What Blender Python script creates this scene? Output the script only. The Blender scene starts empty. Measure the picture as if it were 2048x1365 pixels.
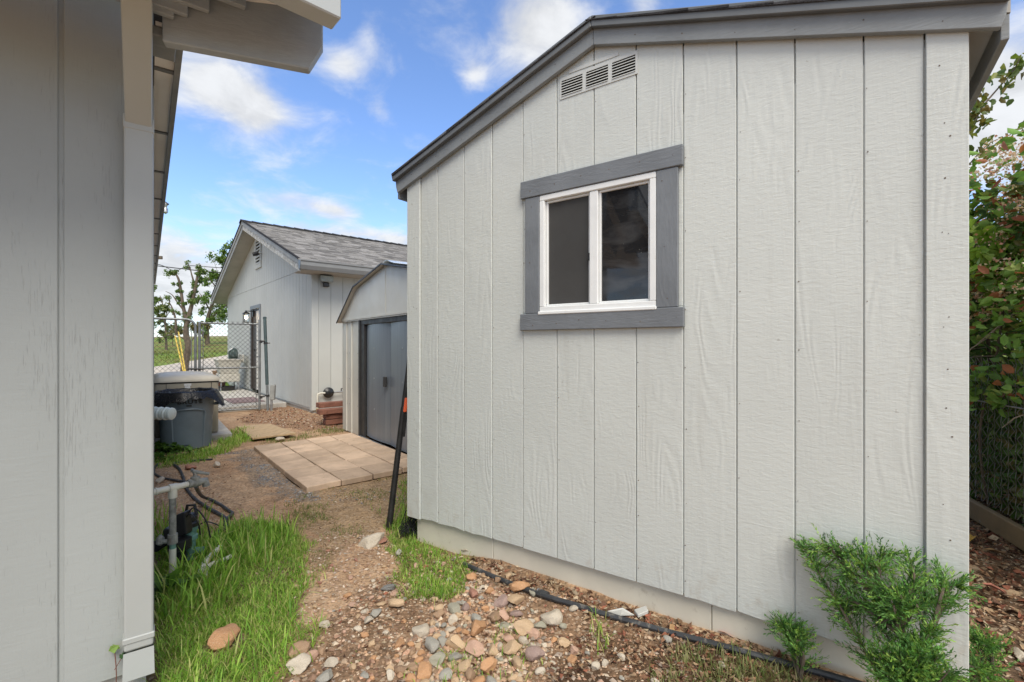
import bpy, bmesh, math, random
import numpy as np
from mathutils import Vector, noise as mnoise

random.seed(7)
rng = np.random.default_rng(7)
scene = bpy.context.scene
COL = scene.collection

# ------------------------------------------------------------------ camera
H = 1.2                     # eye height above the yard
F = 950.0                   # focal length in photograph pixels (2048 wide)
CX, CY = 1024.0, 692.0      # vanishing column / horizon row
cam_d = bpy.data.cameras.new("camera")
cam = bpy.data.objects.new("camera", cam_d)
COL.objects.link(cam)
cam.location = (0, 0, H)
cam.rotation_euler = (math.radians(90), 0, 0)
cam_d.sensor_width = 36.0
cam_d.lens = F / 2048 * 36.0
cam_d.shift_y = (CY - 682.5) / 2048
cam_d.clip_start = 0.02
cam_d.clip_end = 2000
scene.camera = cam

# ------------------------------------------------------------------ sky, sun, exposure
SUN_EL, SUN_AZ = math.radians(50), math.radians(163)     # azimuth from +Y towards +X
SKY_STRENGTH = 0.10
SUN_STRENGTH = 2.6
EXPOSURE = 0.45
world = bpy.data.worlds.new("World")
scene.world = world
world.use_nodes = True
wt = world.node_tree
wt.nodes.clear()

class Nodes:
    def __init__(self, tree):
        self.t = tree
    def new(self, typ, **kw):
        n = self.t.nodes.new(typ)
        for k, v in kw.items():
            setattr(n, k, v)
        return n
    def put(self, sock, val):
        if val is None:
            return
        if isinstance(val, bpy.types.NodeSocket):
            self.t.links.new(val, sock)
        else:
            if sock.type == 'RGBA' and not hasattr(val, '__len__'):
                val = (val, val, val, 1)
            if sock.type == 'RGBA' and len(val) == 3:
                val = (*val, 1)
            if sock.type == 'VECTOR' and not hasattr(val, '__len__'):
                val = (val, val, val)
            sock.default_value = val
    def math(self, op, a, b=None, c=None, clamp=False):
        n = self.new('ShaderNodeMath', operation=op, use_clamp=clamp)
        self.put(n.inputs[0], a); self.put(n.inputs[1], b); self.put(n.inputs[2], c)
        return n.outputs[0]
    def vmath(self, op, a, b=None):
        n = self.new('ShaderNodeVectorMath', operation=op)
        self.put(n.inputs[0], a)
        if b is not None:
            self.put(n.inputs[1], b)
        return n.outputs['Value'] if op in ('LENGTH', 'DOT_PRODUCT') else n.outputs[0]
    def mix(self, fac, a, b, blend='MIX'):
        n = self.new('ShaderNodeMix', data_type='RGBA', blend_type=blend)
        self.put(n.inputs[0], fac); self.put(n.inputs[6], a); self.put(n.inputs[7], b)
        return n.outputs[2]
    def ramp(self, fac, lo, hi, a=0.0, b=1.0, smooth=True):
        n = self.new('ShaderNodeMapRange')
        n.interpolation_type = 'SMOOTHSTEP' if smooth else 'LINEAR'
        self.put(n.inputs[0], fac)
        n.inputs[1].default_value = lo; n.inputs[2].default_value = hi
        n.inputs[3].default_value = a; n.inputs[4].default_value = b
        return n.outputs[0]
    def coords(self, scale=(1, 1, 1), kind='Object', rot=(0, 0, 0), loc=(0, 0, 0)):
        tc = self.new('ShaderNodeTexCoord')
        m = self.new('ShaderNodeMapping')
        self.t.links.new(tc.outputs[kind], m.inputs[0])
        m.inputs['Scale'].default_value = scale
        m.inputs['Rotation'].default_value = rot
        m.inputs['Location'].default_value = loc
        return m.outputs[0]
    def noise(self, vec, scale=5, detail=3, rough=0.55, dist=0.0):
        n = self.new('ShaderNodeTexNoise')
        self.put(n.inputs['Vector'], vec)
        n.inputs['Scale'].default_value = scale
        n.inputs['Detail'].default_value = detail
        n.inputs['Roughness'].default_value = rough
        n.inputs['Distortion'].default_value = dist
        return n.outputs[0]
    def voronoi(self, vec, scale=5, feature='F1', out='Distance'):
        n = self.new('ShaderNodeTexVoronoi', feature=feature)
        self.put(n.inputs['Vector'], vec)
        n.inputs['Scale'].default_value = scale
        return n.outputs[out]
    def attr(self, name='Col'):
        n = self.new('ShaderNodeAttribute', attribute_name=name)
        return n.outputs['Color']
    def bump(self, h, strength=0.3, dist=0.01, normal=None):
        n = self.new('ShaderNodeBump')
        n.inputs['Strength'].default_value = strength
        n.inputs['Distance'].default_value = dist
        self.put(n.inputs['Height'], h)
        if normal is not None:
            self.put(n.inputs['Normal'], normal)
        return n.outputs[0]

W = Nodes(wt)
sky = W.new('ShaderNodeTexSky', sky_type='NISHITA')
sky.sun_disc = False
sky.sun_elevation = SUN_EL
sky.sun_rotation = SUN_AZ
sky.altitude = 100
sky.air_density = 1.0
sky.dust_density = 0.4
sky.ozone_density = 2.0
gen = W.new('ShaderNodeTexCoord').outputs['Generated']
dirn = W.vmath('NORMALIZE', gen)
sep = W.new('ShaderNodeSeparateXYZ'); wt.links.new(dirn, sep.inputs[0])
zz = W.math('MAXIMUM', W.math('ADD', sep.outputs[2], 0.22), 0.05)
dome = W.new('ShaderNodeCombineXYZ')
wt.links.new(W.math('DIVIDE', sep.outputs[0], zz), dome.inputs[0])
wt.links.new(W.math('DIVIDE', sep.outputs[1], zz), dome.inputs[1])
n_big = W.noise(dome.outputs[0], 1.7, 7, 0.55, 0.25)
n_fine = W.noise(dome.outputs[0], 5.5, 8, 0.6, 0.4)
# individual cumulus banks: direction, half width / half height in radians, weight
def cloud_blob(px, py, rx, ry, wgt):
    d = Vector(((px - CX) / F, 1, (CY - py) / F)); ln = d.length; d.normalize()
    right = Vector((d.y, -d.x, 0)).normalized(); up = right.cross(d)
    rel = W.vmath('SUBTRACT', dirn, tuple(d))
    a = W.math('DIVIDE', W.vmath('DOT_PRODUCT', rel, tuple(right)), rx / F / ln)
    b = W.math('DIVIDE', W.vmath('DOT_PRODUCT', rel, tuple(up)), ry / F / ln)
    r2 = W.math('ADD', W.math('MULTIPLY', a, a), W.math('MULTIPLY', b, b))
    return W.math('MULTIPLY', W.math('POWER', 2.718, W.math('MULTIPLY', r2, -1.0)), wgt)
blobs = [(420, 160, 105, 75, 1.0), (510, 225, 60, 45, .75), (1075, 55, 100, 90, 1.05), (690, 130, 46, 34, .85),
         (760, 215, 26, 26, .5), (945, 148, 30, 26, .55), (600, 405, 95, 26, .72), (680, 425, 40, 16, .5), (330, 520, 130, 75, 1.0),
         (390, 610, 130, 70, .8), (700, 468, 60, 20, .7), (800, 480, 60, 22, .75), (2010, 190, 90, 100, 1.1), (1960, 300, 150, 90, .9),
         (600, 455, 40, 22, .5), (740, 70, 30, 60, .4), (1290, 10, 40, 30, .6)]
tot = None
# unseen clouds added outside the view to whiten the blue sky light
def fill_cloud(az, el, half, wgt):
    az, el, half = math.radians(az), math.radians(el), math.radians(half)
    d = Vector((math.sin(az) * math.cos(el), math.cos(az) * math.cos(el), math.sin(el)))
    rel = W.vmath('LENGTH', W.vmath('SUBTRACT', dirn, tuple(d)))
    q = W.math('DIVIDE', rel, half)
    return W.math('MULTIPLY', W.math('POWER', 2.718, W.math('MULTIPLY', W.math('MULTIPLY', q, q), -1.0)), wgt)
for b in blobs:
    v = cloud_blob(*b)
    tot = v if tot is None else W.math('ADD', tot, v)
for b in [(75, 35, 17, .9), (100, 20, 16, .9), (125, 42, 18, .9), (150, 22, 18, .9), (172, 58, 20, .9), (190, 25, 18, .9), (215, 45, 19, .9), (240, 22, 17, .9), (262, 50, 18, .9), (285, 28, 16, .8), (20, 74, 18, .8), (150, 80, 16, .8), (300, 66, 14, .7)]:
    tot = W.math('ADD', tot, fill_cloud(*b))
field = W.math('ADD', tot, W.math('MULTIPLY', W.math('SUBTRACT', n_fine, 0.5), 1.5))
field = W.math('ADD', field, W.math('MULTIPLY', W.math('SUBTRACT', n_big, 0.46), 1.9))
mask = W.ramp(field, 0.12, 1.08)
haze_low = W.ramp(sep.outputs[2], 0.0, 0.30, 0.38, 0.0)
mask2 = W.math('MAXIMUM', W.math('MULTIPLY', mask, 0.95), haze_low)
shade = W.ramp(n_fine, 0.35, 0.65, 5.6, 7.0)
cc = W.new('ShaderNodeCombineColor')
wt.links.new(W.math('MULTIPLY', shade, 0.97), cc.inputs[0]); wt.links.new(W.math('MULTIPLY', shade, 0.985), cc.inputs[1]); wt.links.new(shade, cc.inputs[2])
SKY_TINT = (1.46, 1.62, 1.92)
base_sky = W.mix(1.0, sky.outputs[0], SKY_TINT, 'MULTIPLY')
colr = W.mix(mask2, base_sky, cc.outputs[0])
bg = W.new('ShaderNodeBackground'); bg.inputs[1].default_value = SKY_STRENGTH
wt.links.new(colr, bg.inputs[0])
wo = W.new('ShaderNodeOutputWorld'); wt.links.new(bg.outputs[0], wo.inputs[0])

sun_d = bpy.data.lights.new("sun", 'SUN')
sun_d.energy = SUN_STRENGTH
sun_d.angle = math.radians(34)
sun_d.color = (1.0, 0.93, 0.82)
sun = bpy.data.objects.new("sun", sun_d); COL.objects.link(sun)
sdir = Vector((math.sin(SUN_AZ) * math.cos(SUN_EL), math.cos(SUN_AZ) * math.cos(SUN_EL), math.sin(SUN_EL)))
sun.rotation_euler = sdir.to_track_quat('Z', 'Y').to_euler()
sun.location = (0, 0, 30)

scene.view_settings.view_transform = 'Standard'
scene.view_settings.look = 'None'
scene.view_settings.gamma = 1
scene.view_settings.use_curve_mapping = False
scene.view_settings.exposure = EXPOSURE
scene.cycles.max_bounces = 6
scene.cycles.use_denoising = True

# ------------------------------------------------------------------ helpers
V = Vector
def ray(px, py):
    return (px - CX) / F, (CY - py) / F
def at_z(px, py, z):
    """world point seen at a photograph pixel on the level z"""
    u, v = ray(px, py)
    y = (z - H) / v
    return V((u * y, y, z))
def at_y(px, py, y):
    u, v = ray(px, py)
    return V((u * y, y, H + v * y))
def proj(x, y, z):
    return CX + F * x / y, CY - F * (z - H) / y

class Frame:
    """local axes of a building: s along the face, o outwards, z up"""
    def __init__(self, org, s_dir, out_dir):
        self.o = V((org[0], org[1], 0)); self.s = V((*s_dir, 0)).normalized(); self.n = V((*out_dir, 0)).normalized()
    def __call__(self, s, o, z):
        return self.o + self.s * s + self.n * o + V((0, 0, z))
    def px(self, px, py, o):
        """point on the plane parallel to the face at distance o seen at a pixel"""
        u, v = ray(px, py)
        d = V((u, 1, v)); c = V((0, 0, H))
        p0 = self.o + self.n * o
        t = (p0 - c).dot(self.n) / d.dot(self.n)
        return c + d * t

def top(o):
    while o.parent is not None:
        o = o.parent
    return o
def props(o, label=None, cat=None, group=None, kind=None):
    if label: o['label'] = label
    if cat: o['category'] = cat
    if group: o['group'] = group
    if kind: o['kind'] = kind
    return o
def thing(name, label, cat, loc, group=None, kind=None):
    o = bpy.data.objects.new(name, None)
    o.empty_display_size = 0.1
    COL.objects.link(o)
    o.location = loc
    return props(o, label, cat, group, kind)

class MB:
    def __init__(self):
        self.v = []; self.f = []; self.c = []
    def add(self, verts, faces, col=None):
        b = len(self.v)
        self.v += [tuple(p) for p in verts]
        self.f += [tuple(i + b for i in f) for f in faces]
        self.c += [col] * len(faces)
        return self
    def quad(self, a, b, c, d, col=None):
        return self.add([a, b, c, d], [(0, 1, 2, 3)], col)
    def box(self, o, ax, ay, az, col=None):
        o, ax, ay, az = V(o), V(ax), V(ay), V(az)
        p = [o, o + ax, o + ax + ay, o + ay, o + az, o + ax + az, o + ax + ay + az, o + ay + az]
        return self.add(p, [(0, 3, 2, 1), (4, 5, 6, 7), (0, 1, 5, 4), (1, 2, 6, 5), (2, 3, 7, 6), (3, 0, 4, 7)], col)
    def fbox(self, fr, s0, s1, o0, o1, z0, z1, col=None):
        return self.box(fr(s0, o0, z0), fr.s * (s1 - s0), fr.n * (o1 - o0), V((0, 0, z1 - z0)), col)
    def prism(self, pts, off, col=None):
        n = len(pts); off = V(off)
        p = [V(q) for q in pts] + [V(q) + off for q in pts]
        f = [tuple(range(n))[::-1], tuple(range(n, 2 * n))]
        f += [(i, (i + 1) % n, n + (i + 1) % n, n + i) for i in range(n)]
        return self.add(p, f, col)
    def tube(self, path, r, n=8, caps=True, col=None):
        path = [V(p) for p in path]
        m = len(path)
        rr = r if hasattr(r, '__len__') else [r] * m
        vs = []; prev = None
        for i, p in enumerate(path):
            d = (path[min(i + 1, m - 1)] - path[max(i - 1, 0)])
            if d.length < 1e-9: d = V((0, 0, 1))
            d.normalize()
            if prev is None:
                a = d.orthogonal().normalized()
            else:
                a = prev - d * prev.dot(d)
                a = a.normalized() if a.length > 1e-6 else d.orthogonal().normalized()
            prev = a; b = d.cross(a)
            vs += [p + (a * math.cos(2 * math.pi * k / n) + b * math.sin(2 * math.pi * k / n)) * rr[i] for k in range(n)]
        fs = []
        for i in range(m - 1):
            for k in range(n):
                k2 = (k + 1) % n
                fs.append((i * n + k, i * n + k2, (i + 1) * n + k2, (i + 1) * n + k))
        if caps:
            fs.append(tuple(range(n))[::-1]); fs.append(tuple(range((m - 1) * n, m * n)))
        return self.add(vs, fs, col)
    def lathe(self, c, prof, n=24, axis=None, col=None):
        c = V(c)
        ax = V(axis).normalized() if axis is not None else V((0, 0, 1))
        a = ax.orthogonal().normalized() if axis is not None else V((1, 0, 0)); b = ax.cross(a)
        vs = []
        for r, z in prof:
            vs += [c + ax * z + (a * math.cos(2 * math.pi * k / n) + b * math.sin(2 * math.pi * k / n)) * r for k in range(n)]
        fs = []
        for i in range(len(prof) - 1):
            for k in range(n):
                k2 = (k + 1) % n
                fs.append((i * n + k, i * n + k2, (i + 1) * n + k2, (i + 1) * n + k))
        if prof[0][0] > 1e-4: fs.append(tuple(range(n))[::-1])
        if prof[-1][0] > 1e-4: fs.append(tuple(range((len(prof) - 1) * n, len(prof) * n)))
        return self.add(vs, fs, col)
    def build(self, name, mat, parent=None, loc=None, bevel=0, seg=1, smooth=False, fix=True, **pr):
        me = bpy.data.meshes.new(name)
        org = V(top(parent).location) if parent is not None else V(loc if loc is not None else (0, 0, 0))
        vv = np.array(self.v, dtype=np.float64).reshape(-1, 3) - np.array(org)
        me.from_pydata(vv.tolist(), [], self.f)
        if any(c is not None for c in self.c):
            a = me.color_attributes.new('Col', 'FLOAT_COLOR', 'CORNER')
            tot = np.array([len(f) for f in self.f])
            cl = np.array([(c if c is not None else (1, 1, 1)) for c in self.c], dtype=np.float32)
            cl = np.concatenate([cl, np.ones((len(cl), 1), np.float32)], 1)
            a.data.foreach_set('color', np.repeat(cl, tot, axis=0).ravel())
        if fix or bevel:
            bm = bmesh.new(); bm.from_mesh(me)
            if fix:
                bmesh.ops.recalc_face_normals(bm, faces=bm.faces)
            if bevel:
                ed = [e for e in bm.edges if len(e.link_faces) == 2 and e.calc_face_angle(0) > 0.5]
                bmesh.ops.bevel(bm, geom=ed, offset=bevel, segments=seg, affect='EDGES', profile=0.5, clamp_overlap=True)
            bm.to_mesh(me); bm.free()
        if smooth:
            me.polygons.foreach_set('use_smooth', [True] * len(me.polygons))
            if smooth != 'all':
                try: me.set_sharp_from_angle(angle=math.radians(40))
                except Exception: pass
        me.materials.append(mat)
        o = bpy.data.objects.new(name, me)
        COL.objects.link(o)
        if parent is not None: o.parent = parent
        else: o.location = org
        return props(o, **pr)

def smooth_path(pts, n=6):
    """Catmull-Rom through the points"""
    pts = [V(p) for p in pts]
    q = [pts[0] * 2 - pts[1]] + pts + [pts[-1] * 2 - pts[-2]]
    out = []
    for i in range(1, len(q) - 2):
        for k in range(n):
            t = k / n
            a, b, c, d = q[i - 1], q[i], q[i + 1], q[i + 2]
            out.append(0.5 * ((2 * b) + (c - a) * t + (2 * a - 5 * b + 4 * c - d) * t * t + (3 * b - a - 3 * c + d) * t ** 3))
    out.append(pts[-1])
    return out

# ------------------------------------------------------------------ materials
def new_mat(name):
    m = bpy.data.materials.new(name)
    m.use_nodes = True
    n = Nodes(m.node_tree)
    b = m.node_tree.nodes['Principled BSDF']
    return m, n, b
def put(n, b, key, val):
    n.put(b.inputs[key], val)

def simple(name, col, rough=0.6, var=0.12, scale=8, metallic=0.0, bump=0.15, bscale=60, bdist=0.002, spec=0.5, stretch=(1, 1, 1), dirt=None):
    m, n, b = new_mat(name)
    co = n.coords(stretch)
    v = n.ramp(n.noise(co, scale, 5, 0.6), 0.3, 0.7, 1 - var, 1 + var)
    c = n.mix(1.0, (*col, 1), v, 'MULTIPLY')
    if dirt:
        d = n.ramp(n.noise(co, dirt[1], 6, 0.65, 0.3), dirt[2], dirt[2] + 0.12)
        c = n.mix(n.math('MULTIPLY', d, dirt[3] if len(dirt) > 3 else 0.7), c, (*dirt[0], 1))
    put(n, b, 'Base Color', c)
    put(n, b, 'Roughness', n.ramp(n.noise(co, scale * 3, 3), 0.3, 0.7, max(0.05, rough - 0.08), min(1, rough + 0.08)))
    put(n, b, 'Metallic', metallic)
    put(n, b, 'Specular IOR Level', spec)
    if bump:
        put(n, b, 'Normal', n.bump(n.noise(co, bscale, 4), bump, bdist))
    return m

def siding_mat(name, col, kind):
    m, n, b = new_mat(name)
    co = n.coords()
    oi = n.new('ShaderNodeObjectInfo')
    sh = n.new('ShaderNodeVectorMath', operation='ADD')
    cmb = n.new('ShaderNodeCombineXYZ')
    n.put(cmb.inputs[2], n.math('MULTIPLY', oi.outputs['Random'], 7.0))
    n.put(cmb.inputs[0], n.math('MULTIPLY', oi.outputs['Random'], 3.0))
    n.put(sh.inputs[0], co); n.put(sh.inputs[1], cmb.outputs[0])
    def scl(s):
        return n.vmath('MULTIPLY', sh.outputs[0], s)
    tone = n.ramp(n.noise(sh.outputs[0], 1.3, 4, 0.6), 0.3, 0.7, 0.955, 1.035)
    bt = n.ramp(oi.outputs['Random'], 0, 1, 0.985, 1.015, False)
    c = n.mix(1.0, n.mix(1.0, (*col, 1), tone, 'MULTIPLY'), bt, 'MULTIPLY')
    if kind == 'embossed':
        rings = n.math('SINE', n.math('MULTIPLY', n.noise(scl((5.0, 5.0, 1.1)), 1.0, 2, 0.45, 0.3), 95.0))
        strokes = n.noise(scl((26, 26, 85)), 1.0, 3, 0.6, 0.6)
        fib = n.noise(scl((120, 120, 14)), 1.0, 3, 0.6, 0.2)
        msk = n.ramp(n.noise(scl((5, 5, 2.2)), 1.0, 2), 0.44, 0.62)
        h = n.math('ADD', n.math('MULTIPLY', n.math('MULTIPLY', rings, msk), 0.22),
                   n.math('ADD', n.math('MULTIPLY', strokes, 0.8), n.math('MULTIPLY', fib, 0.35)))
        put(n, b, 'Normal', n.bump(h, 0.62, 0.0030))
        spots = n.ramp(n.noise(scl((55, 55, 55)), 1.0, 2), 0.74, 0.78)
        c = n.mix(n.math('MULTIPLY', spots, 0.35), c, (0.25, 0.22, 0.18, 1))
        sz = n.new('ShaderNodeSeparateXYZ'); n.put(sz.inputs[0], co)
        low = n.ramp(sz.outputs[2], 0.16, 0.42, 1.0, 0.0)
        spl = n.math('MULTIPLY', low, n.ramp(n.noise(scl((22, 22, 14)), 1.0, 5, 0.7), 0.5, 0.72))
        c = n.mix(n.math('MULTIPLY', spl, 0.30), c, (0.33, 0.25, 0.17, 1))
        stk = n.math('MULTIPLY', n.ramp(n.noise(scl((16, 16, 0.9)), 1.0, 4, 0.6), 0.56, 0.72), 0.10)
        c = n.mix(stk, c, (0.36, 0.34, 0.29, 1))
        put(n, b, 'Roughness', 0.5)
    elif kind == 'cracked':
        cr = n.noise(scl((420, 420, 15)), 1.0, 3, 0.55, 0.15)
        area = n.ramp(n.noise(scl((6, 6, 1.6)), 1.0, 3), 0.36, 0.66, 0.0, 0.16)
        crack = n.math('MULTIPLY', n.ramp(n.math('ADD', cr, area), 0.735, 0.80), 1.0)
        strokes = n.noise(scl((10, 10, 60)), 1.0, 4, 0.6, 0.7)
        h = n.math('SUBTRACT', n.math('MULTIPLY', strokes, 0.8), n.math('MULTIPLY', crack, 1.5))
        h = n.math('ADD', h, n.math('MULTIPLY', n.noise(scl((150, 150, 10)), 1, 3), 0.4))
        put(n, b, 'Normal', n.bump(h, 0.42, 0.0026))
        c = n.mix(n.math('MULTIPLY', crack, 0.18), c, (0.12, 0.115, 0.10, 1))
        put(n, b, 'Roughness', 0.62)
    else:
        h = n.noise(scl((60, 60, 8)), 1.0, 4)
        put(n, b, 'Normal', n.bump(h, 0.3, 0.002))
        put(n, b, 'Roughness', 0.65)
    put(n, b, 'Base Color', c)
    return m

def wood_paint(name, col, axis_scale, rough=0.6, peel=None, strength=0.5):
    m, n, b = new_mat(name)
    co = n.coords()
    g = n.noise(n.vmath('MULTIPLY', co, axis_scale), 1.0, 4, 0.6, 0.5)
    rings = n.math('SINE', n.math('MULTIPLY', n.noise(n.vmath('MULTIPLY', co, tuple(a * 0.12 for a in axis_scale)), 1, 2, 0.4), 50))
    h = n.math('ADD', g, n.math('MULTIPLY', rings, 0.10))
    tone = n.ramp(n.noise(co, 3.0, 5, 0.65), 0.3, 0.7, 0.86, 1.12)
    c = n.mix(1.0, (*col, 1), tone, 'MULTIPLY')
    c = n.mix(n.ramp(g, 0.62, 0.75, 0, 0.35), c, tuple(x * 1.5 for x in col) + (1,))
    if peel:
        pn = n.ramp(n.noise(co, peel[1], 6, 0.7, 0.8), peel[2], peel[2] + 0.05)
        c = n.mix(n.math('MULTIPLY', pn, 0.85), c, (*peel[0], 1))
    put(n, b, 'Base Color', c); put(n, b, 'Roughness', rough)
    put(n, b, 'Normal', n.bump(h, strength, 0.003))
    return m

def attr_mat(name, rough=0.7, var=0.15, scale=30, bump=0.3, bdist=0.004, transl=0.0, spec=0.3):
    m, n, b = new_mat(name)
    co = n.coords()
    v = n.ramp(n.noise(co, scale, 4, 0.6), 0.3, 0.7, 1 - var, 1 + var)
    c = n.mix(1.0, n.attr(), v, 'MULTIPLY')
    put(n, b, 'Base Color', c); put(n, b, 'Roughness', rough); put(n, b, 'Specular IOR Level', spec)
    if bump: put(n, b, 'Normal', n.bump(n.noise(co, scale * 3, 3), bump, bdist))
    if transl:
        tr = n.new('ShaderNodeBsdfTranslucent')
        n.put(tr.inputs[0], n.mix(1.0, c, (1.25, 1.3, 0.6, 1), 'MULTIPLY'))
        mx = n.new('ShaderNodeMixShader'); mx.inputs[0].default_value = transl
        out = m.node_tree.nodes['Material Output']
        m.node_tree.links.new(b.outputs[0], mx.inputs[1]); m.node_tree.links.new(tr.outputs[0], mx.inputs[2])
        m.node_tree.links.new(mx.outputs[0], out.inputs[0])
    return m

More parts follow.
